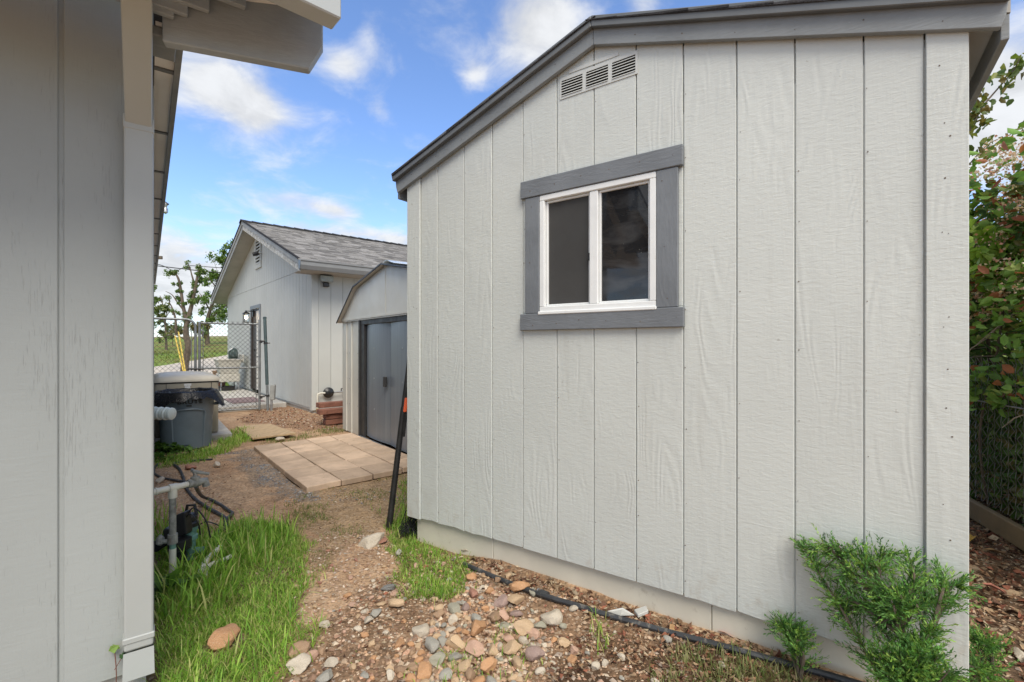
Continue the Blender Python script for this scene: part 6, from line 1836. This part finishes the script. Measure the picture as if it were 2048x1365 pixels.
def stone(px, py, wpx, colr, label, asp=None, k=None, r=random.Random(1), group='river stones in the yard', sunk=.42, meshes=SM, pos=None, size=None, flat=1.0):
    p = pos if pos is not None else at_z(px, py, .01)
    rad = size if size else wpx * .56 * p.y / F
    me = meshes[(k if k is not None else r.randrange(len(meshes))) % len(meshes)]
    o = bpy.data.objects.new('river_stone', me); COL.objects.link(o)
    z = lift(p.x, p.y)
    o.location = (p.x, p.y, z + rad * sunk * flat)
    o.scale = (rad, rad, rad * flat)
    o.rotation_euler = (r.uniform(-.25, .25), r.uniform(-.25, .25), r.uniform(0, 6.28))
    c_ = SC[colr]; q = r.uniform(.88, 1.12)
    o.color = (c_[0] * q, c_[1] * q, c_[2] * q, 1)
    return props(o, label, 'stone', group)
big = [
 (863, 1290, 40, 'grey', 'largest smooth grey oval stone in the cobble bed'), (886, 1280, 26, 'grey', 'slim grey stone tucked behind the largest grey oval stone'),
 (913, 1284, 40, 'tan', 'broad tan cobble just right of the two joined grey stones'), (875, 1316, 34, 'sage', 'pale veined cobble below the largest grey oval stone'),
 (842, 1259, 32, 'pale', 'cream knobbly cobble above the largest grey oval stone'), (793, 1204, 34, 'tan', 'golden tan cobble left of the right grass clump tip'),
 (751, 1225, 25, 'grey', 'round grey pebble in the trio on the dirt path'), (736, 1241, 22, 'pale', 'lowest pale pebble in the trio on the dirt path'), (729, 1221, 17, 'pale', 'small square whitish pebble topmost in the trio on the path'),
 (778, 1171, 32, 'slate', 'flat dark slate stone left of the right grass clump'), (792, 1177, 24, 'pink', 'pinkish wedge stone touching the flat dark slate stone'), (796, 1105, 20, 'grey', 'smooth grey egg shaped pebble near the black netting'),
 (745, 1083, 58, 'pale', 'wide flat cracked rock on the path below the leaning bar'), (764, 1079, 26, 'red', 'rusty red stone joined to the wide flat path rock'),
 (1037, 1182, 42, 'orange', 'bright orange cobble touching the black water pipe'), (1064, 1192, 22, 'sage', 'upright sage green pebble beside the bright orange cobble'), (946, 1187, 26, 'red', 'leaning brick red stone right of the grass clump'),
 (940, 1158, 26, 'orange', 'rust orange stone near the left end of the black pipe'), (955, 1252, 42, 'orange', 'wide orange slab stone in the middle of the cobble bed'), (1008, 1245, 26, 'sage', 'flat oval sage grey pebble right of the wide orange slab'),
 (1104, 1239, 40, 'pale', 'lone knobbly cream cobble below the black water pipe'), (1065, 1266, 30, 'pink', 'round pinkish cobble left below the lone cream cobble'), (951, 1294, 42, 'pink', 'large rosy angular cobble right of the broad tan one'),
 (985, 1296, 26, 'tan', 'upright tan cobble between the rosy one and long tan one'), (1027, 1297, 46, 'tan', 'long horizontal tan cobble in the lower cobble bed'), (1069, 1309, 40, 'mauve', 'large mauve and pink cobble right of the long tan one'),
 (928, 1328, 34, 'tan', 'rounded tan cobble above the brown bottom one'), (976, 1331, 40, 'orange', 'tall peach coloured cobble at the bottom of the bed'), (941, 1347, 28, 'brown', 'brown smooth cobble left of the tall peach one'),
 (892, 1347, 28, 'grey', 'grey oval pebble between peach cobbles at the bottom edge'), (848, 1346, 40, 'orange', 'big square peach cobble at the bottom edge'), (829, 1335, 28, 'brown', 'brown angular cobble left of the big square peach one'),
 (982, 1362, 28, 'grey', 'light grey cobble cut by the bottom edge under the tall peach one'), (821, 1361, 28, 'orange', 'two toned orange and grey cobble at the bottom edge'), (781, 1356, 24, 'pale', 'ribbed whitish cobble at the bottom edge of the bed'),
 (598, 1334, 46, 'pale', 'oval striped pale rock at the bottom of the dirt path'), (598, 1307, 38, 'brown', 'half buried brownish rock above the oval striped pale rock'), (623, 1314, 26, 'pink', 'small pink rock right of the half buried brown rock'),
 (664, 1331, 30, 'pale', 'pale pointed rock on the lower dirt path'), (650, 1362, 34, 'grey', 'grey rounded rock cut by the bottom edge on the path'), (707, 1206, 24, 'pink', 'flat pink stone pressed into the dirt path'),
 (450, 1290, 62, 'orange', 'large rounded peach boulder lying in the tall grass'), (909, 1213, 30, 'sage', 'yellowish grey cobble below the right grass clump'), (917, 1227, 20, 'tan', 'small tan pebble under the yellowish grey cobble'),
 (931, 1211, 22, 'mauve', 'dark mauve pebble right of the yellowish grey cobble'), (1031, 1203, 34, 'tan', 'tan cobble directly below the bright orange cobble'), (1003, 1204, 32, 'mauve', 'mauve grey cobble left of the tan cobble under the orange one'),
 (1034, 1224, 26, 'mauve', 'dark purple brown round cobble in the bed'), (952, 1236, 28, 'grey', 'light grey cobble just above the wide orange slab'), (986, 1231, 32, 'brown', 'cleft muddy brown cobble right of the light grey one'),
 (1007, 1227, 28, 'pink', 'pink cobble beside the cleft muddy brown one'), (1047, 1256, 42, 'tan', 'wide sandy cobble half sunk in dark soil'), (1127, 1283, 24, 'tan', 'lone elongated tan pebble in the dark soil'),
 (1081, 1341, 22, 'pale', 'pale triangular stone alone in the dark soil'), (936, 1105, 28, 'pale', 'pale cobble against the shed base by the grass clump'), (970, 1112, 22, 'tan', 'flat tan stone behind the start of the black pipe'),
 (2040, 1312, 34, 'pale', 'pale rock at the far right edge of the leafy strip'), (1973, 1053, 34, 'slate', 'dark rock lying by the timber kickboard'), (848, 930, 0, 'grey', None),
 (433, 934, 20, 'pale', 'white pebble next to the paving slabs corner'), (640, 978, 14, 'pale', 'small white pebble under the near corner of the paving slabs'),
 (560, 880, 18, 'pale', 'pale stone between the plywood and the paving slabs'), (381, 938, 22, 'red', 'reddish stone beside the hoses near the ball valve'), (320, 966, 20, 'pale', 'pale stone inside the hose loop'),
]
rs_ = random.Random(33)
for i, s in enumerate(big):
    if s[4] is None: continue
    if 'wide flat cracked' in s[4]: stone(*s[:4], s[4], k=9, r=rs_, flat=.8, sunk=.2); continue
    if 'boulder' in s[4]: stone(*s[:4], s[4], k=4, r=rs_, sunk=.35, flat=1.25); continue
    stone(*s[:4], s[4], k=i * 5 + 2, r=rs_, flat=.55 if 'flat' in s[4] else (1.15 if 'upright' in s[4] or 'tall' in s[4] else 1.0))
px_big = [(s[0], s[1], s[2]) for s in big if s[4]]
import re as _re
SHORT = [(s[0], s[1], _re.split(r' (?:in|on|just|below|above|beside|right|left|touching|tucked|between|cut|at|of|near|lying|joined|leaning|under|behind|half|pressed|alone|directly|against|by|inside|next|topmost)\b', s[4])[0]) for s in big if s[4]]
SHORT = [(a, b_, t_.replace('lone ', '')) for a, b_, t_ in SHORT if 2 < len(t_.split()) <= 6]
used_labels = set()
def stone_label(u, w, size, c, noun):
    near = sorted(SHORT, key=lambda q: (q[0] - u) ** 2 + 4 * (q[1] - w) ** 2)[:5]
    adj = 'tiny' if size < .011 else ('small' if size < .018 else 'medium')
    for q in near:
        dx, dy = u - q[0], (w - q[1]) * 2
        dist = math.hypot(dx, dy)
        side = ('right of' if dx > 0 else 'left of') if abs(dx) > abs(dy) else ('in front of' if dy > 0 else 'behind')
        for lead in (('close ' if dist < 45 else ''),):
            t_ = f"{adj} {c} {noun} {lead}{side} the {q[2]}".replace('close behind', 'close behind')
            if t_ not in used_labels:
                used_labels.add(t_); return t_
    return None
def place_random(poly, n_, s0, s1, cols, labf, seed, group):
    r = random.Random(seed); rg = np.random.default_rng(seed)
    x, y = scatter(poly, n_ * 3, rg)
    ok = clear_of_things(x, y); x, y = x[ok], y[ok]
    cnt = 0
    for a, b_ in zip(x, y):
        if cnt >= n_: break
        u, w = proj(a, b_, .02)
        if not (-20 < u < 2070 and w < 1400): continue
        size = s0 + (s1 - s0) * r.random() ** 2
        if any(abs(u - q[0]) < q[2] * .46 + 2 and abs(w - q[1]) < q[2] * .40 + 2 for q in px_big): continue
        c_ = r.choice(cols)
        px_big.append((u, w, 2 * size * F / b_))
        lb = stone_label(u, w, size, nm_c[c_], 'cobble' if size > .015 else 'pebble') or labf(c_)
        stone(0, 0, 0, c_, lb, r=r, pos=V((a, b_, 0)), size=size, meshes=SMs, group=group, sunk=r.uniform(.25, .55))
        cnt += 1
nm_c = dict(grey='grey', slate='dark slate', pale='whitish', tan='sandy tan', orange='orange', pink='pink', brown='brown', mauve='mauve', red='brick red', sage='sage grey')
core = world_poly([(760, 1480), (790, 1290), (860, 1230), (940, 1150), (1010, 1175), (1080, 1210), (1090, 1260), (1040, 1340), (1000, 1480)])
place_random(core, 170, .014, .032, ['tan', 'tan', 'tan', 'orange', 'orange', 'pink', 'pale', 'grey', 'brown', 'sage'], lambda c: f'small {nm_c[c]} cobble among the crowded cobbles before the shed', 91, 'small cobbles crowded before the shed')
place_random(ZONE['bed'], 105, .009, .026, ['tan', 'orange', 'pink', 'pale', 'grey', 'brown'], lambda c: f'small {nm_c[c]} pebble scattered around the cobble bed edge', 92, 'scattered pebbles round the cobble bed')
place_random(world_poly([(560, 1200), (640, 1060), (790, 1075), (800, 1110), (780, 1180), (640, 1290), (590, 1300)]), 50, .006, .018, ['pale', 'pink', 'tan', 'brown', 'red'], lambda c: f'little {nm_c[c]} stone chip pressed into the dirt path', 93, 'stone chips on the dirt path')

# gravel too small to count
def gravel(poly, n_, s0, s1, cols, seed, thin=None):
    rg = np.random.default_rng(seed)
    x, y = scatter(poly, n_, rg)
    k = clear_of_things(x, y)
    if thin is not None: k &= vnoise(x, y, thin[0], seed, 3) > thin[1]
    x, y = x[k], y[k]; m_ = len(x)
    base_v = np.array([(1, 0, 0), (-1, 0, 0), (0, 1, 0), (0, -1, 0), (0, 0, 1), (0, 0, -1)], float)
    tri = np.array([(0, 2, 4), (2, 1, 4), (1, 3, 4), (3, 0, 4)])
    sz = s0 + (s1 - s0) * rg.random(m_) ** 2.5
    ang = rg.uniform(0, 6.28, m_)
    v = base_v[None] * (1 + rg.uniform(-.35, .35, (m_, 6, 1)))
    v = v * np.stack([np.ones(m_), rg.uniform(.5, 1, m_), rg.uniform(.35, .8, m_)], -1)[:, None, :]
    ca_, sa_ = np.cos(ang)[:, None], np.sin(ang)[:, None]
    v = np.stack([v[..., 0] * ca_ - v[..., 1] * sa_, v[..., 0] * sa_ + v[..., 1] * ca_, v[..., 2]], -1) * sz[:, None, None]
    v += np.stack([x, y, gh(x, y) + sz * .25], -1)[:, None, :]
    f_ = (np.arange(m_)[:, None, None] * 6 + tri[None]).reshape(-1, 3)
    c_ = np.repeat(palette(m_, cols, .22, rg), 6, 0)
    return v.reshape(-1, 3), f_, c_
earth = [(.42, .28, .18), (.48, .35, .24), (.33, .20, .12), (.45, .27, .18), (.30, .24, .19), (.54, .44, .33), (.24, .15, .10)]
slate_ = [(.20, .20, .20), (.26, .25, .24), (.15, .15, .16), (.32, .30, .27)]
yard = world_poly([(300, 930), (440, 905), (680, 850), (822, 905), (822, 1050), (945, 1110), (1600, 1330), (1700, 1480), (300, 1480)])
parts = [gravel(ZONE['bed'], 4500, .003, .010, earth, 101), gravel(core, 1500, .004, .010, earth, 108), gravel(core, 1600, .009, .018, earth, 118), gravel(ZONE['bed'], 1200, .007, .016, earth, 119), gravel(world_poly([(560, 1250), (640, 1060), (790, 1075), (800, 1130), (700, 1290), (560, 1400)]), 900, .004, .013, [(.46, .33, .24), (.40, .27, .19), (.52, .43, .34), (.30, .18, .11)], 120), gravel(yard, 3600, .002, .007, earth, 102, (3, -.1)),
         gravel(world_poly([(450, 908), (520, 905), (600, 965), (640, 1000), (590, 1010), (520, 960), (470, 930)]), 2600, .004, .014, slate_, 103, (3.5, -.25)),
         gravel(world_poly([(640, 985), (800, 950), (822, 960), (815, 1000), (680, 1010)]), 500, .003, .012, slate_ + earth, 104, (4, -.1)),
         gravel(ZONE['garbase'], 1500, .005, .017, [(.34, .17, .10), (.42, .26, .17), (.5, .42, .34), (.22, .13, .09)], 105),
         gravel(world_poly([(305, 1080), (305, 940), (400, 960), (460, 1010), (470, 1060), (400, 1070)]), 1500, .004, .014, [(.42, .27, .17), (.5, .38, .28), (.30, .17, .1)], 106),
         gravel(ZONE['right'], 2500, .004, .014, earth, 107)]
v, f, c_ = join_arrays(parts)
np_mesh('gravel', v, f, c_, MAT['pebble'], smooth=False, kind='stuff', label='fine gravel and chips strewn over the bare dirt yard', cat='gravel')

# fallen leaves and bark
def litter(poly, n_, l0, l1, cols, seed, thin=None):
    rg = np.random.default_rng(seed)
    x, y = scatter(poly, n_, rg); k = clear_of_things(x, y)
    if thin is not None: k &= vnoise(x, y, thin[0], seed, 3) > thin[1]
    x, y = x[k], y[k]; m_ = len(x)
    d = rg.normal(size=(m_, 3)); d[:, 2] *= .25
    cen = np.stack([x, y, gh(x, y) + rg.uniform(.003, .016, m_)], -1)
    ln = l0 + (l1 - l0) * rg.random(m_) ** 2
    return leaf_arrays(cen, d, ln, ln * rg.uniform(.25, .6, m_), palette(m_, cols, .25, rg), .3, rg)
brown = [(.20, .105, .06), (.28, .165, .09), (.13, .07, .045), (.36, .25, .15), (.26, .10, .06), (.42, .33, .22)]
basest = world_poly([(945, 1112), (1180, 1195), (1400, 1262), (1560, 1290), (1700, 1360), (1560, 1345), (1350, 1275), (1150, 1215), (990, 1160)])
parts = [litter(basest, 2600, .012, .05, brown, 111), litter(ZONE['dark'], 3200, .008, .035, brown, 112, (3, -.25)), litter(ZONE['bed'], 1500, .008, .03, brown, 113, (3, .0)),
         litter(ZONE['right'], 4200, .012, .07, brown, 114), litter(ZONE['garbase'], 900, .02, .05, brown, 115), litter(yard, 700, .01, .03, brown, 116)]
v, f, c_ = join_arrays(parts)
np_mesh('leaf_litter', v, f, c_, MAT['litter'], smooth=False, kind='stuff', label='dry brown fallen leaves and bark scraps on the dark soil', cat='leaf litter')
# a few big leaves that stand out
for (px, py, L, cc_), lab in (((1350, 1268, .085, (.36, .22, .11)), 'large curled tan leaf lying below the black water pipe'), ((1455, 1275, .10, (.40, .10, .055)), 'large rust red leaf at the shed base beside the pipe'),
                              ((1475, 1300, .07, (.24, .14, .08)), 'brown curled leaf leaning on the black water pipe'), ((1990, 1108, .11, (.26, .16, .08)), 'big curled brown leaf beside the timber kickboard'),
                              ((1985, 1180, .10, (.34, .14, .10)), 'big rusty leaf on the dark strip right of the shed'), ((1943, 1078, .08, (.50, .32, .08)), 'yellow leaf on the dark strip by the kickboard')):
    p = at_z(px, py, .02); mb = MB(); a = rs_.uniform(0, 3)
    d = V((math.cos(a), math.sin(a), .15)); s = V((-math.sin(a), math.cos(a), .1))
    pts = []
    for f_, q in ((0, .1), (.25, .7), (.55, 1), (.8, .6), (1, .05)):
        c_ = p + d * L * (f_ - .5) + V((0, 0, .012 * math.sin(f_ * 3.14)))
        pts.append((c_ + s * L * .27 * q + V((0, 0, .016 * q)), c_, c_ - s * L * .27 * q + V((0, 0, .012 * q))))
    for u_, w_ in zip(pts[:-1], pts[1:]):
        mb.add([u_[0], u_[1], w_[1], w_[0]], [(0, 1, 2, 3)], cc_); mb.add([u_[1], u_[2], w_[2], w_[1]], [(0, 1, 2, 3)], cc_)
    props(mb.build('fallen_leaf', MAT['litter'], None, p, fix=False, smooth='all'), lab, 'leaf')

# ------------------------------------------------------------------ trees beyond the gate
def limb_tree(nm, label, Y, limbs, leafy, leaf, cols, seed, group='trees on the hillside'):
    """limbs: (pixel path, r0, r1); leafy: (px, py, spread px, count)"""
    r = np.random.default_rng(seed); rn = random.Random(seed)
    b0_ = at_y(*limbs[0][0][0], Y); b0_.z = lift(b0_.x, b0_.y)
    t = thing(nm, label, 'tree', b0_, group)
    for i, (path, a, b_) in enumerate(limbs):
        pts = [at_y(x, y, Y + (0 if i == 0 else rn.uniform(-.3, .3)) * (k / len(path))) for k, (x, y) in enumerate(path)]
        if i == 0: pts[0].z = b0_.z - .2
        sm = smooth_path(pts, 4)
        MB().tube(sm, list(np.linspace(a * .75, b_ * .6, len(sm))), 8).build('trunk' if i == 0 else 'limb', MAT['bark'], t, smooth=True)
    # twigs
    mb = MB()
    cen = []
    for px, py, spx, cnt in leafy:
        c_ = at_y(px, py, Y); R = spx * Y / F
        sub = [(V((rn.gauss(0, .5), rn.gauss(0, .5), rn.gauss(0, .5))) * R, R * rn.uniform(.25, .5)) for _ in range(max(3, cnt // 60))]
        for o_, rr in sub:
            mb.tube([c_ + V((0, 0, -R * .5)), c_ + o_ * .6, c_ + o_], [.02, .013, .006], 4, False)
        for q in range(int(cnt * 1.35)):
            o_, rr = rn.choice(sub)
            cen.append(np.array(c_ + o_) + r.normal(size=3) * rr * .6)
    if mb.v: mb.build('twigs', MAT['bark'], t, fix=False, kind='stuff')
    cen = np.array(cen); dd = r.normal(size=cen.shape); dd[:, 2] -= .3
    n_ = len(cen)
    stuff_child('crown', leaf_arrays(cen, dd, r.uniform(.7, 1.3, n_) * leaf, r.uniform(.4, .7, n_) * leaf, palette(n_, cols, .25, r), .2, r), MAT['leaf'], t, kind='stuff')
    return t
LV = [(.14, .25, .045), (.19, .31, .055), (.10, .19, .035), (.25, .34, .08)]
limb_tree('gnarled_tree', 'gnarled ivy clad tree with forked trunk behind the wide gate', 21,
    [([(368, 750), (371, 722), (377, 695), (372, 668), (374, 642)], .22, .17), ([(374, 645), (383, 612), (390, 578), (396, 548), (401, 530)], .13, .05), ([(374, 645), (366, 612), (362, 582), (356, 556), (345, 544), (336, 550)], .11, .03),
     ([(391, 575), (384, 552), (380, 535)], .06, .03), ([(368, 622), (354, 604), (344, 590), (331, 583)], .05, .015), ([(384, 610), (398, 600), (404, 590)], .04, .015), ([(352, 670), (351, 640), (345, 618), (338, 604)], .08, .03), ([(376, 690), (392, 672), (404, 668)], .05, .02), ([(372, 680), (350, 670), (332, 672), (315, 680)], .04, .012)],
    [(397, 538, 11, 190), (392, 560, 9, 210), (388, 582, 9, 230), (384, 604, 8, 200), (378, 628, 8, 130), (402, 535, 9, 60), (346, 546, 11, 110), (357, 562, 8, 130), (361, 585, 7, 150), (365, 608, 7, 150), (368, 628, 6, 80), (380, 536, 10, 60), (374, 655, 7, 60), (400, 596, 9, 50), (352, 655, 12, 50), (386, 594, 8, 180), (394, 570, 8, 190), (396, 548, 8, 160), (359, 572, 7, 120), (363, 597, 7, 120), (340, 545, 9, 60), (376, 640, 10, 120), (345, 625, 10, 60), (340, 600, 9, 50), (404, 665, 10, 60), (318, 680, 12, 60)], .095, [(.11, .19, .045), (.15, .23, .06), (.085, .15, .04), (.20, .25, .08)], 131)
limb_tree('oak_tree', 'leafy green oak rising behind the left garage eave', 44,
    [([(415, 672), (414, 648), (420, 622), (436, 580), (452, 530), (464, 492)], .28, .07), ([(420, 622), (408, 600), (398, 585)], .1, .03), ([(436, 580), (420, 560), (408, 552)], .1, .03), ([(414, 648), (430, 630), (452, 612), (470, 600)], .12, .05)],
    [(466, 486, 16, 260), (446, 520, 17, 320), (458, 545, 16, 260), (432, 556, 17, 320), (412, 566, 13, 180), (448, 582, 18, 320), (424, 606, 20, 380), (402, 604, 11, 140), (446, 622, 18, 320), (425, 640, 13, 200), (470, 600, 22, 260), (408, 626, 9, 90), (440, 545, 26, 300), (440, 605, 30, 350)], .24, [(.12, .21, .045), (.16, .26, .055), (.09, .16, .035), (.21, .29, .08)], 132)
limb_tree('young_tree', 'slim young tree standing left of the gnarled ivy tree', 36,
    [([(333, 690), (331, 655), (328, 620), (320, 592)], .12, .04), ([(330, 650), (318, 628), (310, 612)], .05, .02), ([(329, 640), (340, 622)], .05, .02)],
    [(318, 596, 13, 160), (326, 612, 12, 170), (312, 620, 10, 120), (333, 628, 11, 120), (322, 648, 13, 90), (338, 648, 10, 50), (330, 668, 12, 60)], .22, [(.16, .20, .06), (.12, .17, .05), (.2, .22, .08)], 133)
limb_tree('roadside_tree', 'tree half hidden by the house corner under the power cables', 30,
    [([(290, 700), (291, 650), (294, 600), (298, 550)], .15, .05), ([(294, 610), (303, 590), (306, 575)], .05, .02)],
    [(297, 548, 12, 160), (303, 575, 10, 120), (300, 605, 12, 150), (296, 640, 12, 150), (306, 628, 8, 60)], .2, [(.10, .16, .04), (.14, .2, .06)], 134)
limb_tree('scrub_bush', 'olive brown scrub bush on the hill crest between the gates', 40,
    [([(398, 676), (397, 660), (394, 648)], .06, .02), ([(398, 670), (408, 655)], .05, .02)],
    [(395, 655, 12, 280), (408, 656, 12, 280), (402, 648, 10, 160), (388, 662, 9, 120)], .26, [(.16, .13, .05), (.2, .17, .06), (.12, .12, .04)], 135)
limb_tree('scrub_bush', 'pale scrub bush low on the hill crest beside the slim tree', 42,
    [([(345, 680), (346, 668)], .05, .02)], [(350, 664, 12, 180), (338, 668, 10, 120), (362, 666, 9, 110)], .28, [(.18, .18, .08), (.22, .2, .1)], 136)
